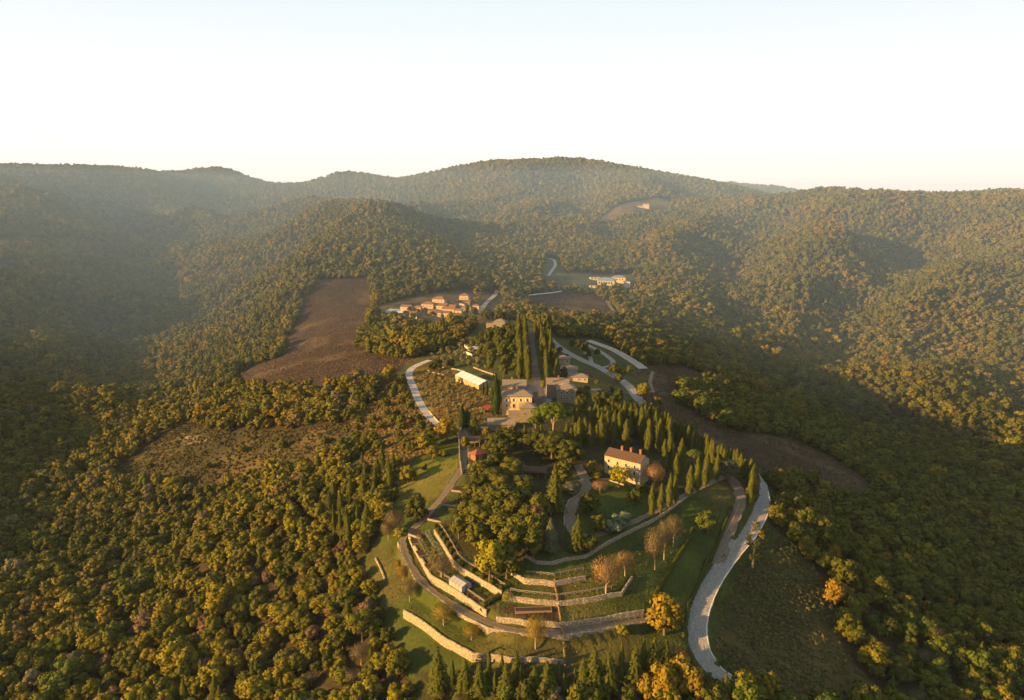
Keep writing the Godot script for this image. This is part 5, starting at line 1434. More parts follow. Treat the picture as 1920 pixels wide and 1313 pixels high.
func hamlet() -> void:
	var list := [
		["h1", 14.0, 9.0, 4.6, 2.2, "hip", "hamlet house with broad hipped roof, at the left of the middle row"], ["h2", 15.0, 9.0, 4.8, 2.6, "hip", "hamlet house with red hipped roof at the top centre"],
		["h3", 15.5, 7.0, 4.2, 1.6, "shed", "long low hamlet row house in the very middle"], ["h4", 13.5, 8.0, 5.2, 2.0, "gable", "hamlet house with dark red roof right of the long row house"],
		["h5", 8.5, 5.0, 3.4, 0.8, "shed", "small hamlet terrace house at the front left"], ["h6", 13.5, 6.0, 4.4, 1.2, "shed", "sunlit hamlet terrace house at the front centre"],
		["h7", 7.5, 6.0, 5.0, 1.4, "gable", "narrow hamlet house right of the front centre"], ["h8", 12.0, 7.5, 4.4, 1.8, "hip", "hamlet house in shade at the right end"],
		["h9", 11.0, 8.5, 6.0, 2.2, "hip", "tall cream hamlet house standing highest, at the upper right"], ["h10", 17.0, 5.0, 3.0, 1.0, "shed", "low wide hamlet outbuilding below the tall cream house"],
		["h11", 12.0, 7.0, 3.8, 1.8, "gable", "hamlet pool house beside the large pool"], ["h12", 6.0, 5.5, 4.6, 1.4, "gable", "small hamlet house between the pool house and the broad hipped house"],
		["h13", 9.0, 5.0, 3.6, 0.8, "shed", "low hamlet terrace house between the front left and front centre ones"], ["h14", 9.0, 6.0, 4.6, 1.6, "gable", "hamlet house wedged behind the dark red roof"],
		["h15", 8.0, 6.0, 3.8, 1.4, "hip", "small hamlet house nearest the asphalt road"], ["h16", 7.0, 4.5, 3.0, 0.8, "shed", "low hamlet store at the lower left, above the short pale wall"], ["h17", 8.0, 5.0, 3.4, 0.9, "shed", "low hamlet house lowest on the right"]]
	for r in list:
		var t := thing("hamlet_house", r[6], "house", spot(r[0], 0.0, -r[2] * 0.5), deg_to_rad(-16.0 + rng.randf_range(-4, 4)), "houses of the hilltop hamlet")
		block(t, Vector3.ZERO, r[1], r[2], r[3], r[4], r[5], M.pale_plaster if rng.randf() < 0.75 else M.house_stone, M.roof_red, 0.5)
		var n := int(r[1] / 4.2)
		for k in n:
			window(t, Vector3((k + 0.5 - n * 0.5) * 4.0, r[3] * 0.48, r[2] * 0.5 + 0.01), 0.9, 1.3)


func marquee() -> void:
	var l: Array = LINES["tent"]
	var a := Vector3(l[0], 0, l[1])
	var b := Vector3(l[2], 0, l[3])
	var x := (b - a).normalized()
	var turn := atan2(-x.z, x.x)
	var w := a.distance_to(b)
	var d := 11.5
	var back := Vector3(x.z, 0, -x.x)
	if back.z > 0.0:
		back = -back
	var c := (a + b) * 0.5 + back * d * 0.5
	c.y = maxf(height(a.x, a.z), height(c.x, c.z)) - 0.2
	var t := thing("marquee", "long white marquee with panelled roof and glazed sides on the olive slope", "marquee", c, turn)
	var h := 3.4
	var rise := 2.3
	var n := 6
	for k in n:
		var x0 := -w * 0.5 + w * k / n + 0.06
		var x1 := -w * 0.5 + w * (k + 1) / n - 0.06
		for s in [-1.0, 1.0]:
			var g := Geo.new()
			var p := [Vector3(x0, h, s * d * 0.5), Vector3(x1, h, s * d * 0.5), Vector3(x1, h + rise, s * 0.05), Vector3(x0, h + rise, s * 0.05)]
			g.quad(p[0], p[1], p[2], p[3], Vector3(0, 1, s))
			var dn := Vector3.DOWN * 0.1
			g.quad(p[0] + dn, p[1] + dn, p[2] + dn, p[3] + dn, Vector3(0, -1, 0))
			g.quad(p[0], p[1], p[1] + dn, p[0] + dn, Vector3(0, 0, s))
			obj("roof_panel", g.mesh(), M.roof_membrane, t)
			var q := Geo.new()
			q.box(Vector3((x0 + x1) * 0.5, h * 0.5 - 0.6, s * (d * 0.5 - 0.1)), Vector3(x1 - x0 - 0.1, h + 1.1, 0.08))
			obj("side_panel", q.mesh(), M.curtain, t)
	for k in n + 1:
		var f := Geo.new()
		var xx := -w * 0.5 + w * k / n
		for s in [-1.0, 1.0]:
			f.box(Vector3(xx, h * 0.5 - 0.6, s * d * 0.5), Vector3(0.16, h + 1.2, 0.16))
			f.bar(Vector3(xx, h + 0.02, s * d * 0.5), Vector3(xx, h + rise + 0.04, 0), 0.12)
		obj("frame", f.mesh(), M.frame, t)
	for s in [-1.0, 1.0]:
		var g := Geo.new()
		var e: float = s * w * 0.5
		g.quad(Vector3(e, -1.2, -d * 0.5), Vector3(e, -1.2, d * 0.5), Vector3(e, h, d * 0.5), Vector3(e, h, -d * 0.5), Vector3(s, 0, 0))
		g.flat3(Vector3(e, h, -d * 0.5), Vector3(e, h, d * 0.5), Vector3(e, h + rise, 0), Vector3(s, 0, 0))
		obj("gable_glass", g.mesh(), M.curtain, t)
		for k in 5:
			var q := Geo.new()
			var z := -d * 0.5 + d * (k + 0.5) / 5.0
			q.box(Vector3(e + s * 0.06, h * 0.5, z), Vector3(0.1, h + 1.0, 0.12))
			obj("mullion", q.mesh(), M.frame, t)


func greenhouse() -> void:
	var t := thing("greenhouse", "small gable-roofed greenhouse with pale panels on the kitchen garden terrace", "greenhouse", spot("greenhouse", 0.0, -2.0), deg_to_rad(-48.0))
	var w := 7.6
	var d := 4.4
	var h := 1.9
	var rise := 0.9
	for k in 4:
		var x0 := -w * 0.5 + w * k / 4.0 + 0.04
		var x1 := x0 + w / 4.0 - 0.08
		for s in [-1.0, 1.0]:
			var g := Geo.new()
			g.quad(Vector3(x0, h, s * d * 0.5), Vector3(x1, h, s * d * 0.5), Vector3(x1, h + rise, 0.02 * s), Vector3(x0, h + rise, 0.02 * s), Vector3(0, 1, s))
			obj("roof_panel", g.mesh(), M.poly_sheet, t)
			var q := Geo.new()
			q.box(Vector3((x0 + x1) * 0.5, h * 0.5 - 0.1, s * d * 0.49), Vector3(x1 - x0, h, 0.06))
			obj("side_panel", q.mesh(), M.poly_sheet, t)
	for k in 5:
		var f := Geo.new()
		var xx := -w * 0.5 + w * k / 4.0
		for s in [-1.0, 1.0]:
			f.box(Vector3(xx, h * 0.5 - 0.2, s * d * 0.5), Vector3(0.12, h + 0.4, 0.12))
			f.bar(Vector3(xx, h, s * d * 0.5), Vector3(xx, h + rise, 0), 0.1)
		obj("frame", f.mesh(), M.frame, t)
	for s in [-1.0, 1.0]:
		var g := Geo.new()
		var e: float = s * w * 0.5 * 0.99
		g.quad(Vector3(e, -0.3, -d * 0.5), Vector3(e, -0.3, d * 0.5), Vector3(e, h, d * 0.5), Vector3(e, h, -d * 0.5), Vector3(s, 0, 0))
		g.flat3(Vector3(e, h, -d * 0.5), Vector3(e, h, d * 0.5), Vector3(e, h + rise, 0), Vector3(s, 0, 0))
		obj("gable_panel", g.mesh(), M.poly_sheet, t)
		var q := Geo.new()
		q.box(Vector3(e + s * 0.04, 0.85, 0), Vector3(0.06, 1.9, 1.2))
		obj("door", q.mesh(), M.frame, t)


func make_garden() -> void:
	# raised bed, arbour, kitchen garden rows, planting squares beside the track, clipped balls on the wall
	var t := thing("raised_bed", "long timber-edged raised bed under the stone wall of the rustic fence", "garden bed", spot("raised_bed", 0.0, -1.5), 0.05)
	var g := Geo.new()
	for s in [-1.0, 1.0]:
		g.box(Vector3(0, -0.15, s * 1.3), Vector3(12.6, 1.1, 0.2))
		g.box(Vector3(s * 6.2, -0.15, 0), Vector3(0.2, 1.1, 2.4))
	obj("timber_edge", g.mesh(), M.wood, t)
	g = Geo.new()
	g.box(Vector3(0, -0.2, 0), Vector3(12.2, 1.0, 2.4))
	obj("soil", g.mesh(), M.soil, t)
	t = thing("garden_arbor", "round wire arbour with climbing plants between the terraces", "arbor", spot("arbor"))
	for k in 6:
		g = Geo.new()
		var a := Vector3.ZERO
		for j in 9:
			var p := PI * j / 8.0
			var b := Vector3(cos(p) * 2.1, sin(p) * 2.6 - 0.2, 0).rotated(Vector3.UP, PI * k / 6.0)
			if j:
				g.tube(a, b, 0.05, 0.05, 4)
			a = b
		obj("hoop", g.mesh(), M.grey_wood, t)
	g = Geo.new()
	for k in 260:
		var d := Vector3(rng.randf_range(-1, 1), rng.randf_range(0, 1), rng.randf_range(-1, 1)).normalized()
		leaf(g, d * Vector3(2.1, 2.6, 2.1), d, 0.3)
	obj("climber", g.mesh(), tints["olivegold"], t)
	var words := ["nearest the greenhouse", "second", "third", "fourth", "nearest the dark hedge"]
	for k in 5:
		var base := spot("greenhouse", 4.6 + k * 1.5, 2.4 - k * 0.35)
		g = Geo.new()
		for j in 110:
			var q := Vector3(rng.randf_range(-0.4, 0.4), 0, rng.randf_range(-2.6, 2.6)).rotated(Vector3.UP, deg_to_rad(-48.0))
			var y := height(base.x + q.x, base.z + q.z) - base.y
			leaf(g, q + Vector3(0, y + rng.randf_range(0.05, 0.5), 0), Vector3.UP, 0.4)
		var o := obj("vegetable_row", g.mesh(), tints["green"])
		o.position = base
		tag(o, "row of green vegetables in the kitchen garden, %s" % words[k], "vegetable row", "vegetable rows")
	var road := smooth_line(ROADS["terrace_track"][1], 1.0)
	var order := ["first below the hut", "second below the hut", "third below the hut", "fourth below the hut", "fifth below the hut", "sixth below the hut", "lowest of the row"]
	for k in 7:
		var i := 76 + k * 11
		var p := road[i]
		var s := side_of(road, i)
		if s.x < 0.0:
			s = -s
		var q := p + s * 6.5
		var o := thing("planting_bed", "dark soil bed beside the sloping track, %s" % order[k], "garden bed", Vector3(q.x, height(q.x, q.y), q.y), atan2(-s.y, s.x), "soil beds along the track")
		var m := Geo.new()
		m.box(Vector3(0, -0.05, 0), Vector3(6.5, 0.5, 5.2))
		obj("soil", m.mesh(), M.soil, o)
		m = Geo.new()
		m.box(Vector3(0, 0.0, 2.75), Vector3(6.8, 0.9, 0.3))
		obj("edging", m.mesh(), M.grey_wood, o)
	var line := along([LINES["fence_green"][0], LINES["fence_green"][1], LINES["fence_green"][2], LINES["fence_green"][3], LINES["fence_green"][4], LINES["fence_green"][5], LINES["fence_green"][6], LINES["fence_green"][7], LINES["fence_green"][8], LINES["fence_green"][9]], 4.2)
	var ball := Geo.new()
	for k in 5:
		core(ball, Vector3(rng.randf_range(-0.3, 0.3), 0.7 + rng.randf_range(-0.1, 0.2), rng.randf_range(-0.3, 0.3)), Vector3.ONE * 0.75)
	for k in 160:
		var d := Vector3(rng.randf_range(-1, 1), rng.randf_range(-0.4, 1), rng.randf_range(-1, 1)).normalized()
		leaf(ball, Vector3(0, 0.75, 0) + d * 1.05, d, 0.35)
	var ball_mesh := ball.mesh()
	for i in line.size():
		var o := obj("clipped_shrub", ball_mesh, tints["dark"])
		var q := line[i] + side_of(line, i) * 0.2
		o.position = Vector3(q.x, height(q.x + 0.8, q.y - 0.6) - 0.2, q.y)
		tag(o, "round clipped shrub on the ledge of the ragged greenhouse wall", "shrub", "clipped shrubs on the wall")
	for part in [["lavender_row", "long silvery shrub row along the tall sunlit track wall", 3.0, 0.06, 0.52, "olive_g"], ["lavender_row", "silvery shrub row nearer the ragged wall", 7.0, 0.05, 0.40, "silver"], ["lavender_row", "dry golden shrub row at the end of the silvery rows", 5.0, 0.25, 0.5, "yellowbare"]]:
		var w: Array = WALLS["track_upper"]
		var l := along([w[0], w[1], w[3], w[4], w[6], w[7]], 0.6)
		g = Geo.new()
		for i in range(int(l.size() * part[3]), int(l.size() * part[4])):
			var s := side_of(l, i)
			for j in 26:
				var q: Vector2 = l[i] + s * (part[2] + rng.randf_range(-0.9, 0.9))
				var up := rng.randf_range(0.1, 1.3)
				leaf(g, Vector3(q.x, height(q.x, q.y) + up, q.y), Vector3(s.x * -0.3, 1, s.y * -0.3).normalized(), 0.42)
		tag(obj(part[0], g.mesh(), tints[part[5]]), part[1], "shrub row")
	# rough growth on the meadows, nobody could count it
	for spec in [["meadow_tufts", "meadow_east", 2600, 0.9, Color(0.060, 0.058, 0.018)], ["meadow_tufts", "meadow_saddle", 3200, 1.3, Color(0.056, 0.050, 0.016)], ["bracken", "field_east", 3600, 0.9, Color(0.075, 0.045, 0.022)], ["field_stubble", "field_west", 6500, 0.9, Color(0.100, 0.066, 0.042)], ["field_stubble", "field_far", 1500, 0.9, Color(0.060, 0.040, 0.030)], ["bank_scrub", "west_slope", 2400, 1.2, Color(0.125, 0.085, 0.026)], ["bank_scrub", "olive_slope", 1800, 0.8, Color(0.150, 0.105, 0.030)], ["grass_tufts", "castle", 6000, 0.42, Color(0.075, 0.080, 0.018)]]:
		tufts(spec[0], spec[1], spec[2], spec[3], spec[4])


func tufts(called: String, zone: String, count: int, size: float, c: Color) -> void:
	var found := {}
	for z in clearings + covers:
		if z.key == zone:
			found = z
	var g := Geo.new()
	for k in 9:
		var d := Vector3(rng.randf_range(-1, 1), rng.randf_range(0.1, 1), rng.randf_range(-1, 1)).normalized()
		leaf(g, d * Vector3(0.55, 0.4, 0.55), d, 0.75)
	var where: Array[Transform3D] = []
	var tint := PackedColorArray()
	var tries := 0
	while where.size() < count and tries < count * 6:
		tries += 1
		var p := Vector2(rng.randf_range(found.box.position.x, found.box.end.x), rng.randf_range(found.box.position.y, found.box.end.y))
		if not Geometry2D.is_point_in_polygon(p, found.points) or patch.get_noise_2d(p.x * 0.7, p.y * 0.7) < rng.randf_range(-0.9, 0.5) or on_road(p, 0.5):
			continue
		var s := size * rng.randf_range(0.5, 1.5)
		where.append(Transform3D(Basis(Vector3.UP, rng.randf() * TAU).scaled(Vector3(s, s * rng.randf_range(0.6, 1.1), s)), Vector3(p.x, height(p.x, p.y) + 0.03, p.y)))
		var k := rng.randf_range(0.7, 1.35)
		tint.append(Color(c.r * k, c.g * k * rng.randf_range(0.85, 1.1), c.b * k))
	copies(called, g.mesh(), where, tint)


func copies(called: String, mesh: Mesh, where: Array[Transform3D], tint: PackedColorArray, parent: Node = null) -> MultiMeshInstance3D:
	var mm := MultiMesh.new()
	mm.transform_format = MultiMesh.TRANSFORM_3D
	mm.use_colors = true
	mm.mesh = mesh
	mm.instance_count = where.size()
	for i in where.size():
		mm.set_instance_transform(i, where[i])
		mm.set_instance_color(i, tint[i])
	var o := MultiMeshInstance3D.new()
	o.name = called if parent else numbered(called)
	o.multimesh = mm
	o.material_override = M.leaf_any
	(parent if parent else self).add_child(o, true)
	o.set_meta("kind", "stuff")
	return o


func on_road(p: Vector2, margin: float) -> bool:
	var near = cells.get(Vector3i(floori(p.x / 20.0), floori(p.y / 20.0), 1))
	if near:
		for s in near:
			var ab: Vector2 = s.b - s.a
			var u := clampf((p - s.a).dot(ab) / ab.length_squared(), 0.0, 1.0)
			if p.distance_to(s.a + ab * u) < s.half + margin:
				return true
	return false


# ---------------------------------------------------------------- trees
func lobed(lobes: Array, density: float, size: float, squash := 0.85, core_part := 0.8) -> Geo:
	var g := Geo.new()
	for a in lobes:
		var c: Vector3 = a[0]
		var r: float = a[1]
		core(g, c, Vector3(r, r * squash, r) * core_part)
		for k in int(density * r * r):
			var d := Vector3(rng.randfn(), rng.randfn() + 0.25, rng.randfn()).normalized()
			var p := c + d * Vector3(r, r * squash, r) * rng.randf_range(0.82, 1.12)
			var hidden := false
			for b in lobes:
				if b[0] != c and p.distance_squared_to(b[0]) < b[1] * b[1] * 0.6:
					hidden = true
					break
			if not hidden:
				leaf(g, p, d, size)
	return g


func round_lobes(count: int, radius: float, low: float, high: float, small: float, big: float) -> Array:
	var out := [[Vector3(0, (low + high) * 0.5, 0), radius * 0.62]]
	for k in count:
		var a := TAU * (k * 0.618 + rng.randf() * 0.2)
		var u := (k + 0.5) / count
		var y := lerpf(low, high, u)
		var w := sqrt(maxf(0.05, 1.0 - pow(absf(u - 0.38) / 0.66, 2.0)))
		var q := radius * w * rng.randf_range(0.45, 0.80)
		out.append([Vector3(cos(a) * q, y + rng.randf_range(-0.3, 0.3), sin(a) * q), rng.randf_range(small, big)])
	return out


func trunk_shape(h: float, r: float, limbs: int, reach: float, lean := 0.0) -> ArrayMesh:
	var g := Geo.new()
	var top := Vector3(lean, h, lean * 0.4)
	g.tube(Vector3(0, -0.8, 0), Vector3(lean * 0.3, h * 0.5, 0), r * 1.25, r * 0.85, 7)
	g.tube(Vector3(lean * 0.3, h * 0.5, 0), top, r * 0.85, r * 0.5, 7)
	for k in limbs:
		var a := TAU * (k + rng.randf() * 0.5) / limbs
		var s := Vector3(lean * 0.3, h * 0.5, 0).lerp(top, rng.randf_range(0.3, 1.0))
		var e := s + Vector3(cos(a) * reach, reach * rng.randf_range(0.6, 1.2), sin(a) * reach)
		g.tube(s, e, r * 0.42, r * 0.16, 5)
	return g.mesh()


# each shape: [crown mesh, trunk mesh, reference height, reference radius]
func shape(kind: String, variant: int) -> Array:
	var key := "%s %d" % [kind, variant]
	if shapes.has(key):
		return shapes[key]
	var g: Geo
	var out := []
	match kind:
		"oak":
			g = lobed(round_lobes(11 + variant * 2, 3.7, 3.4 - 0.15 * variant, 8.2 + 0.2 * (variant % 3), 1.75 - variant * 0.1, 2.0 - variant * 0.06), 30.0, 0.56 + 0.03 * variant)
			out = [g.mesh(), trunk_shape(4.2, 0.32, 5, 1.6), 10.0, 4.2]
		"oakwide":
			g = lobed(round_lobes(18, 5.6, 4.0, 8.2, 1.0, 1.7), 26.0, 0.5, 0.8, 0.6)
			out = [g.mesh(), trunk_shape(4.6, 0.34, 7, 2.4), 9.6, 6.2]
		"poplar", "poplarwide":
			var l := []
			for k in 16:
				var y := 3.0 + k * 0.75
				var w := 1.7 * sin(PI * clampf((k + 1.5) / 18.0, 0.0, 1.0))
				var a := rng.randf() * TAU
				l.append([Vector3(cos(a) * w, y, sin(a) * w), rng.randf_range(0.7, 1.15)])
			g = lobed(l, 26.0, 0.5, 1.1, 0.6)
			out = [g.mesh(), trunk_shape(9.0, 0.28, 6, 1.3), 15.5, 2.8]
		"olive":
			g = lobed(round_lobes(9, 1.5, 1.5, 3.1, 0.5, 0.85), 70.0, 0.34, 0.85, 0.7)
			out = [g.mesh(), trunk_shape(1.6, 0.2, 4, 0.7), 3.7, 1.9]
		"cypress":
			g = Geo.new()
			var bend := rng.randf_range(-0.3, 0.3)
			var prof := func(u: float) -> float: return 1.75 * pow(maxf(0.0, 1.0 - pow(u, 2.6)), 0.8) * (0.45 + 0.55 * smoothstep(0.0, 0.22, u)) + 0.06
			var last := []
			for j in 13:
				var u := j / 12.0
				var ring := []
				for k in 8:
					var a := TAU * k / 8.0
					var q: float = prof.call(u) * 0.80
					ring.append(Vector3(cos(a) * q + bend * u * u, 1.0 + u * 14.8, sin(a) * q))
				if j:
					for k in 8:
						var o: Vector3 = Vector3(ring[k].x, 0.15, ring[k].z).normalized()
						g.quad(last[k], last[(k + 1) % 8], ring[(k + 1) % 8], ring[k], o, Color(0.85, 0.85, 0.85))  # body tinted darker than its leaves: inner shade put into the colour
				last = ring
			for k in 1500:
				var u := rng.randf()
				var a := rng.randf() * TAU
				var lump := 1.0 + 0.22 * sin(a * 2.0 + variant * 2.0 + u * 11.0) + 0.14 * sin(a * 5.0 - u * 23.0)
				var q: float = prof.call(u) * rng.randf_range(0.82, 1.05) * lump
				var d := Vector3(cos(a), rng.randf_range(0.1, 0.5), sin(a)).normalized()
				leaf(g, Vector3(cos(a) * q + bend * u * u, 1.0 + u * 15.2, sin(a) * q), d, 0.50, 0.6)
			out = [g.mesh(), trunk_shape(2.4, 0.26, 0, 0.0), 16.3, 1.95]
		"conifer":
			g = Geo.new()
			for j in 15:
				var u := j / 14.0
				var y := 1.6 + u * 11.6
				var q := (3.2 * (1.0 - pow(u, 1.5)) + 0.2) * rng.randf_range(0.78, 1.14)
				core(g, Vector3(0, y, 0), Vector3(q * 0.5, 0.9, q * 0.5))
				var arms := 11 if u < 0.7 else 7
				for k in arms:
					var a := TAU * (k + rng.randf() * 0.7) / arms
					var far := q * rng.randf_range(0.75, 1.1)
					var steps := 5 + int(far * 5.0)
					for s in steps:
						var w := (s + 0.5) / steps
						var d := Vector3(cos(a), 0, sin(a))
						var side := Vector3(-d.z, 0, d.x) * rng.randf_range(-0.5, 0.5) * (1.1 - w) * far * 0.5
						leaf(g, Vector3(0, y + 0.25 - w * w * far * 0.28 + rng.randf_range(-0.2, 0.2), 0) + d * far * w + side, (d * 0.7 + Vector3.UP * 0.8).normalized(), 0.55, 0.5)
			for k in 20:
				leaf(g, Vector3(rng.randf_range(-0.12, 0.12), 13.0 + rng.randf() * 1.1, rng.randf_range(-0.12, 0.12)), Vector3(rng.randfn(), 0.4, rng.randfn()).normalized(), 0.35)
			out = [g.mesh(), trunk_shape(12.0, 0.28, 0, 0.0), 14.1, 3.2]
		"cedar":
			var l := []
			for j in 7:
				var y := 4.0 + j * 0.95
				var q := 4.6 * (1.0 - j * 0.09)
				for k in 7:
					var a := TAU * (k + rng.randf()) / 7.0
					l.append([Vector3(cos(a) * q * rng.randf_range(0.4, 0.95), y + rng.randf_range(-0.25, 0.25), sin(a) * q * rng.randf_range(0.4, 0.95)), rng.randf_range(0.8, 1.3)])
			g = lobed(l, 22.0, 0.5, 0.34, 0.75)
			out = [g.mesh(), trunk_shape(8.0, 0.42, 9, 2.4), 10.6, 5.3]
		"parasol":
			var l := []
			for k in 40:
				var a := TAU * k * 0.618
				var q := 8.4 * sqrt((k + 0.5) / 40.0)
				l.append([Vector3(cos(a) * q, 14.2 - q * q * 0.05 + rng.randf_range(-0.4, 0.4), sin(a) * q), rng.randf_range(1.6, 2.3)])
			g = lobed(l, 22.0, 0.6, 0.72, 0.84)
			var t := Geo.new()
			t.tube(Vector3(0, -1, 0), Vector3(-0.6, 5.0, 0.1), 0.42, 0.34, 8)
			for k in 9:
				var a := TAU * (k + rng.randf() * 0.4) / 9.0
				var s := Vector3(-0.6, 4.4 + k * 0.35, 0.1)
				var m := s + Vector3(cos(a) * 2.6, 3.6, sin(a) * 2.6)
				t.tube(s, m, 0.2, 0.15, 6)
				t.tube(m, m + Vector3(cos(a + 0.3) * 3.4, 2.6, sin(a + 0.3) * 3.4), 0.14, 0.07, 5)
				t.tube(m, m + Vector3(cos(a - 0.5) * 2.2, 2.8, sin(a - 0.5) * 2.2), 0.12, 0.06, 5)
			out = [g.mesh(), t.mesh(), 16.4, 10.2]
		"bare":
			g = Geo.new()
			for k in 3000:
				var d := Vector3(rng.randfn(), rng.randfn() * 0.9, rng.randfn()).normalized() * pow(rng.randf(), 0.4)
				var p := Vector3(0, 6.0, 0) + d * Vector3(3.9, 3.8, 3.9)
				var o := (p - Vector3(0, 2.0, 0)).normalized()
				var e := p + (o + Vector3(rng.randfn(), rng.randfn(), rng.randfn()) * 0.35) * rng.randf_range(0.3, 0.75)
				var w := o.cross(Vector3(rng.randfn(), rng.randfn(), rng.randfn())).normalized() * rng.randf_range(0.03, 0.075)
				var kk := rng.randf_range(0.7, 1.3)
				g.tri(p - w, p + w, e, d.normalized(), d.normalized(), d.normalized(), Color(kk, kk, kk))
			for k in 650:
				var d := Vector3(rng.randfn(), rng.randfn() * 0.9, rng.randfn()).normalized() * pow(rng.randf(), 0.4)
				leaf(g, Vector3(0, 6.0, 0) + d * Vector3(3.9, 3.8, 3.9), d.normalized(), 0.24)
			var t := Geo.new()
			t.tube(Vector3(0, -0.8, 0), Vector3(0.1, 3.0, 0), 0.26, 0.19, 6)
			for k in 11:
				var a := TAU * (k + rng.randf() * 0.5) / 11.0
				var s := Vector3(0.1, 2.0 + k * 0.22, 0)
				var m := s + Vector3(cos(a) * 1.3, 2.0, sin(a) * 1.3)
				t.tube(s, m, 0.10, 0.07, 5)
				for q in 3:
					t.tube(m, m + Vector3(cos(a + q - 1.0) * 1.6, rng.randf_range(0.8, 2.8), sin(a + q - 1.0) * 1.6), 0.06, 0.02, 4)
			out = [g.mesh(), t.mesh(), 9.9, 4.0]
		"mid":
			g = lobed(round_lobes(7 + variant * 2, 3.7, 3.0, 8.0 + 0.3 * (variant % 3), 1.7 - variant * 0.1, 2.2 - variant * 0.08), 11.0, 0.95)
			out = [g.mesh(), null, 10.0, 4.2]
		"far":
			g = lobed(round_lobes(7, 3.8, 2.6, 8.2, 1.5, 2.2), 5.0, 1.35, 0.85, 0.9)
			out = [g.mesh(), null, 10.0, 4.3]
		"farcon":
			g = Geo.new()
			for j in 5:
				core(g, Vector3(0, 2.5 + j * 2.2, 0), Vector3(2.3 - j * 0.42, 2.0, 2.3 - j * 0.42))
			for k in 60:
				var u := rng.randf()
				var a := rng.randf() * TAU
				var q := lerpf(2.6, 0.2, u)
				leaf(g, Vector3(cos(a) * q, 1.5 + u * 12.0, sin(a) * q), Vector3(cos(a), 0.5, sin(a)).normalized(), 0.95)
			out = [g.mesh(), null, 14.0, 2.6]
	shapes[key] = out
	return out


const VARIANTS := {"oak": 7, "oakwide": 2, "poplar": 2, "poplarwide": 1, "olive": 4, "cypress": 6, "conifer": 5, "cedar": 1, "parasol": 1, "bare": 4, "mid": 6, "far": 6, "farcon": 3}


func plant(called: String, label: String, group: String, kind: String, tone: String, x: float, z: float, h: float, r: float) -> void:
	var t := thing(called, label, "tree" if not ("shrub" in called or "bush" in called) else "bush", Vector3(x, height(x, z), z), rng.randf() * TAU, group)
	var s := shape(kind, rng.randi() % VARIANTS[kind])
	var size := Vector3(r / s[3], h / s[2], r / s[3])
	t.rotation.x = rng.randf_range(-0.035, 0.035)
	t.rotation.z = rng.randf_range(-0.035, 0.035)
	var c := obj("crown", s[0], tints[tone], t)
	c.scale = size
	var b := obj("trunk", s[1], M.pale_bark if kind in ["bare", "parasol", "poplar"] else M.bark, t)
	b.scale = size


func make_trees() -> void:
	for row in TREES:
		var v: Array = row[5]
		for i in v.size() / 4:
			var h: float = v[i * 4 + 2]
			var r: float = v[i * 4 + 3]
			if row[3] == "parasol":
				h = maxf(h, r * 1.2)
			if v.size() > 60 and on_road(Vector2(v[i * 4], v[i * 4 + 1]), r * 0.7) and row[3] != "cypress":
				continue
			plant(row[0], row[1], row[2], row[3], row[4], v[i * 4], v[i * 4 + 1], h, r)


# ---------------------------------------------------------------- woods
var blend := FastNoiseLite.new()


func wood_tone(x: float, d: float) -> String:
	var u := rng.randf()
	var n := blend.get_noise_2d(x, d)
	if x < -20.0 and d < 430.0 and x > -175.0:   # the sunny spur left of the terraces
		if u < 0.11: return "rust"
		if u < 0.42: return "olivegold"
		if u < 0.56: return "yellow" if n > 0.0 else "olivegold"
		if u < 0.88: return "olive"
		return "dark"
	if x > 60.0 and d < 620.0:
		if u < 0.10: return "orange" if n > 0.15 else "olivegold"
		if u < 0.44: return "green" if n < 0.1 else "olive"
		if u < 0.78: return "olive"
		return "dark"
	u -= n * 0.6
	if u < 0.0: return "orange"
	if u < 0.26: return "olivegold"
	if u < 0.34: return "greybare"
	if u < 0.76: return "olive"
	if u < 0.90: return "green"
	return "dark"


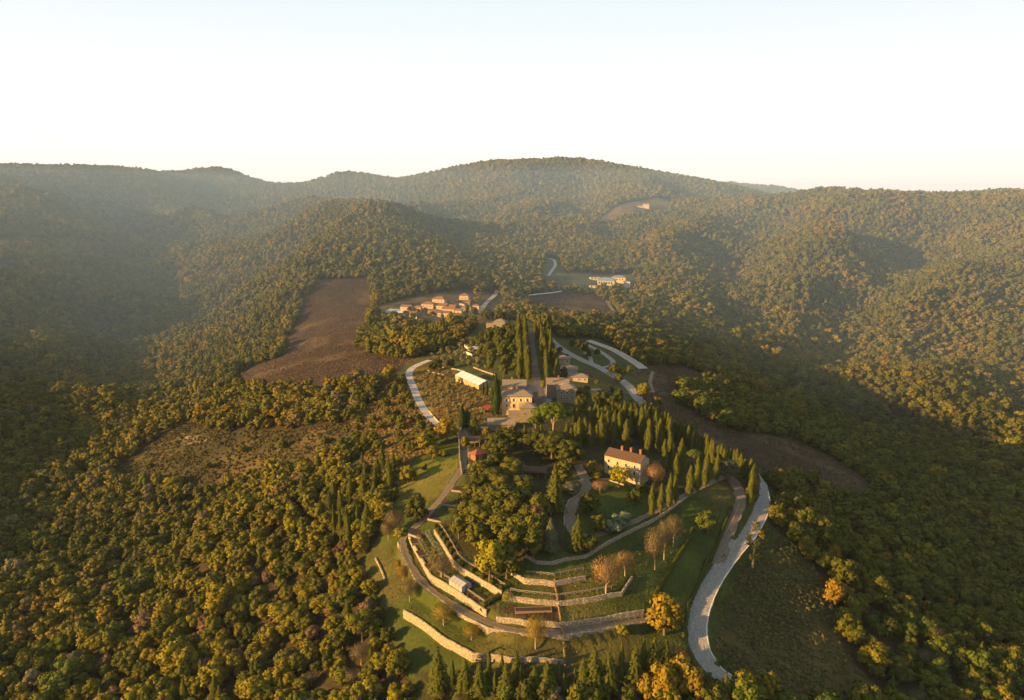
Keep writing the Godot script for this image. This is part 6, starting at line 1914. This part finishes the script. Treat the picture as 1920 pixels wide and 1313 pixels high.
func make_woods() -> void:
	blend.seed = 21
	blend.frequency = 1.0 / 190.0
	blend.fractal_octaves = 3
	var near := []
	var heap := {}
	var pitch := deg_to_rad(11.6)
	var d := 118.0
	while d < 3400.0:
		var gap := 5.3 if d < 480.0 else (5.9 if d < 900.0 else (6.9 if d < 1500.0 else 8.4))
		var half := d * 0.80 + 45.0
		var x := -half
		while x < half:
			var px := x + rng.randf_range(-0.48, 0.48) * gap
			var pd := d + rng.randf_range(-0.48, 0.48) * gap
			x += gap
			if pd > 2750.0 and (px < 500.0 or px > 1500.0):
				continue
			var p := Vector2(px, -pd)
			if not zone_at(clearings, p).is_empty() or on_road(p, 2.5):
				continue
			var y := height(px, -pd)
			var yy := y + 8.0 - 120.0
			var deep := pd * cos(pitch) - yy * sin(pitch)
			var up := yy * cos(pitch) + pd * sin(pitch)
			if deep < 60.0 or up / deep < -0.60:
				continue
			var inside: bool = absf(px / deep) < 0.70 and up / deep > -0.485
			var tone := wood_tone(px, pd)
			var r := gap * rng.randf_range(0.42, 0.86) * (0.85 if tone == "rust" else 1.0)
			var h := r * rng.randf_range(1.75, 2.5) * (1.0 + 0.25 * blend.get_noise_2d(px * 3.0, pd * 3.0))
			var odd := rng.randf()
			if odd < 0.10 and d < 1000.0:
				r *= 1.5
				h *= 1.35
			elif odd > 0.95:
				continue
			if inside and pd < 330.0:
				near.append([deep, tone, px, -pd, h, r, y])
			else:
				place(heap, deep, tone, px, -pd, h, r, y)
		d += gap
	near.sort_custom(func(a, b): return a[0] < b[0])
	var said := {"rust": "rust-brown", "olivegold": "golden olive", "yellow": "yellow-green", "olive": "olive-green", "dark": "dark green", "green": "fresh green", "orange": "orange", "greybare": "grey-brown"}
	for k in near.size():
		var a: Array = near[k]
		if k < 290:
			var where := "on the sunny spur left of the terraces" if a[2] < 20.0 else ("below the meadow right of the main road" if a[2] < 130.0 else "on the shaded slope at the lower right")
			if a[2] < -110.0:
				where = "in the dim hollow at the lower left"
			var roll := rng.randf()
			if roll < 0.06:
				plant("woodland_pine", "dark pointed pine of the wood %s" % where, "pines %s" % where, "conifer", "con", a[2], a[3], a[4] * 1.35, a[5] * 0.75)
			elif roll < 0.11:
				plant("bare_tree", "half-bare brown tree of the wood %s" % where, "bare trees %s" % where, "bare", "tan" if a[1] == "rust" else "greybare", a[2], a[3], a[4], a[5])
			else:
				plant("woodland_oak", "%s oak of the wood %s" % [said[a[1]], where], "%s oaks %s" % [said[a[1]], where], "oak", a[1], a[2], a[3], a[4], a[5])
		else:
			place(heap, a[0], a[1], a[2], a[3], a[4], a[5], a[6])
	var total := 0
	var woods := {}
	for key in heap:
		if not woods.has(key[0]):
			woods[key[0]] = Node3D.new()
			woods[key[0]].name = key[0]
			woods[key[0]].set_meta("kind", "stuff")
			add_child(woods[key[0]])
		copies("trees", shape(key[1], key[2])[0], heap[key][0], heap[key][1], woods[key[0]])
		total += heap[key][0].size()
	print("wood trees ", total, " near ", near.size())


func place(heap: Dictionary, deep: float, tone: String, x: float, z: float, h: float, r: float, y: float) -> void:
	var kind := "oak" if deep < 330.0 else ("mid" if deep < 900.0 else "far")
	if rng.randf() < 0.05 and deep > 330.0:
		kind = "farcon"
		h *= 1.25 if deep < 1200.0 else 1.0
		tone = "dark"
	var variant := rng.randi() % int(VARIANTS[kind])
	var called := "left_hill_wood" if x < -150.0 else ("right_hill_wood" if x > 150.0 else "middle_wood")
	var key := [called, kind, variant]
	if not heap.has(key):
		var list: Array[Transform3D] = []
		heap[key] = [list, PackedColorArray()]
	var s := shape(kind, variant)
	heap[key][0].append(Transform3D(Basis(Vector3.UP, rng.randf() * TAU).scaled(Vector3(r / s[3], h / s[2], r / s[3])), Vector3(x, y - 0.2, z)))
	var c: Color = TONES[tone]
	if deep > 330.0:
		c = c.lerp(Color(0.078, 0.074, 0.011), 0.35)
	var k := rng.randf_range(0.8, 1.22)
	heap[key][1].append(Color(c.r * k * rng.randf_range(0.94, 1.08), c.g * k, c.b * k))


func make_haze() -> void:
	# thicker evening air over the far valleys
	var fog := FogVolume.new()
	fog.name = "valley_haze"
	fog.shape = RenderingServer.FOG_VOLUME_SHAPE_BOX
	fog.size = Vector3(5600, 350, 3000)
	fog.position = Vector3(0, 20, -2130)
	var m := FogMaterial.new()
	m.density = 0.00022
	m.albedo = Color(0.62, 0.78, 1.0)
	fog.material = m
	add_child(fog)
	fog.set_meta("kind", "stuff")
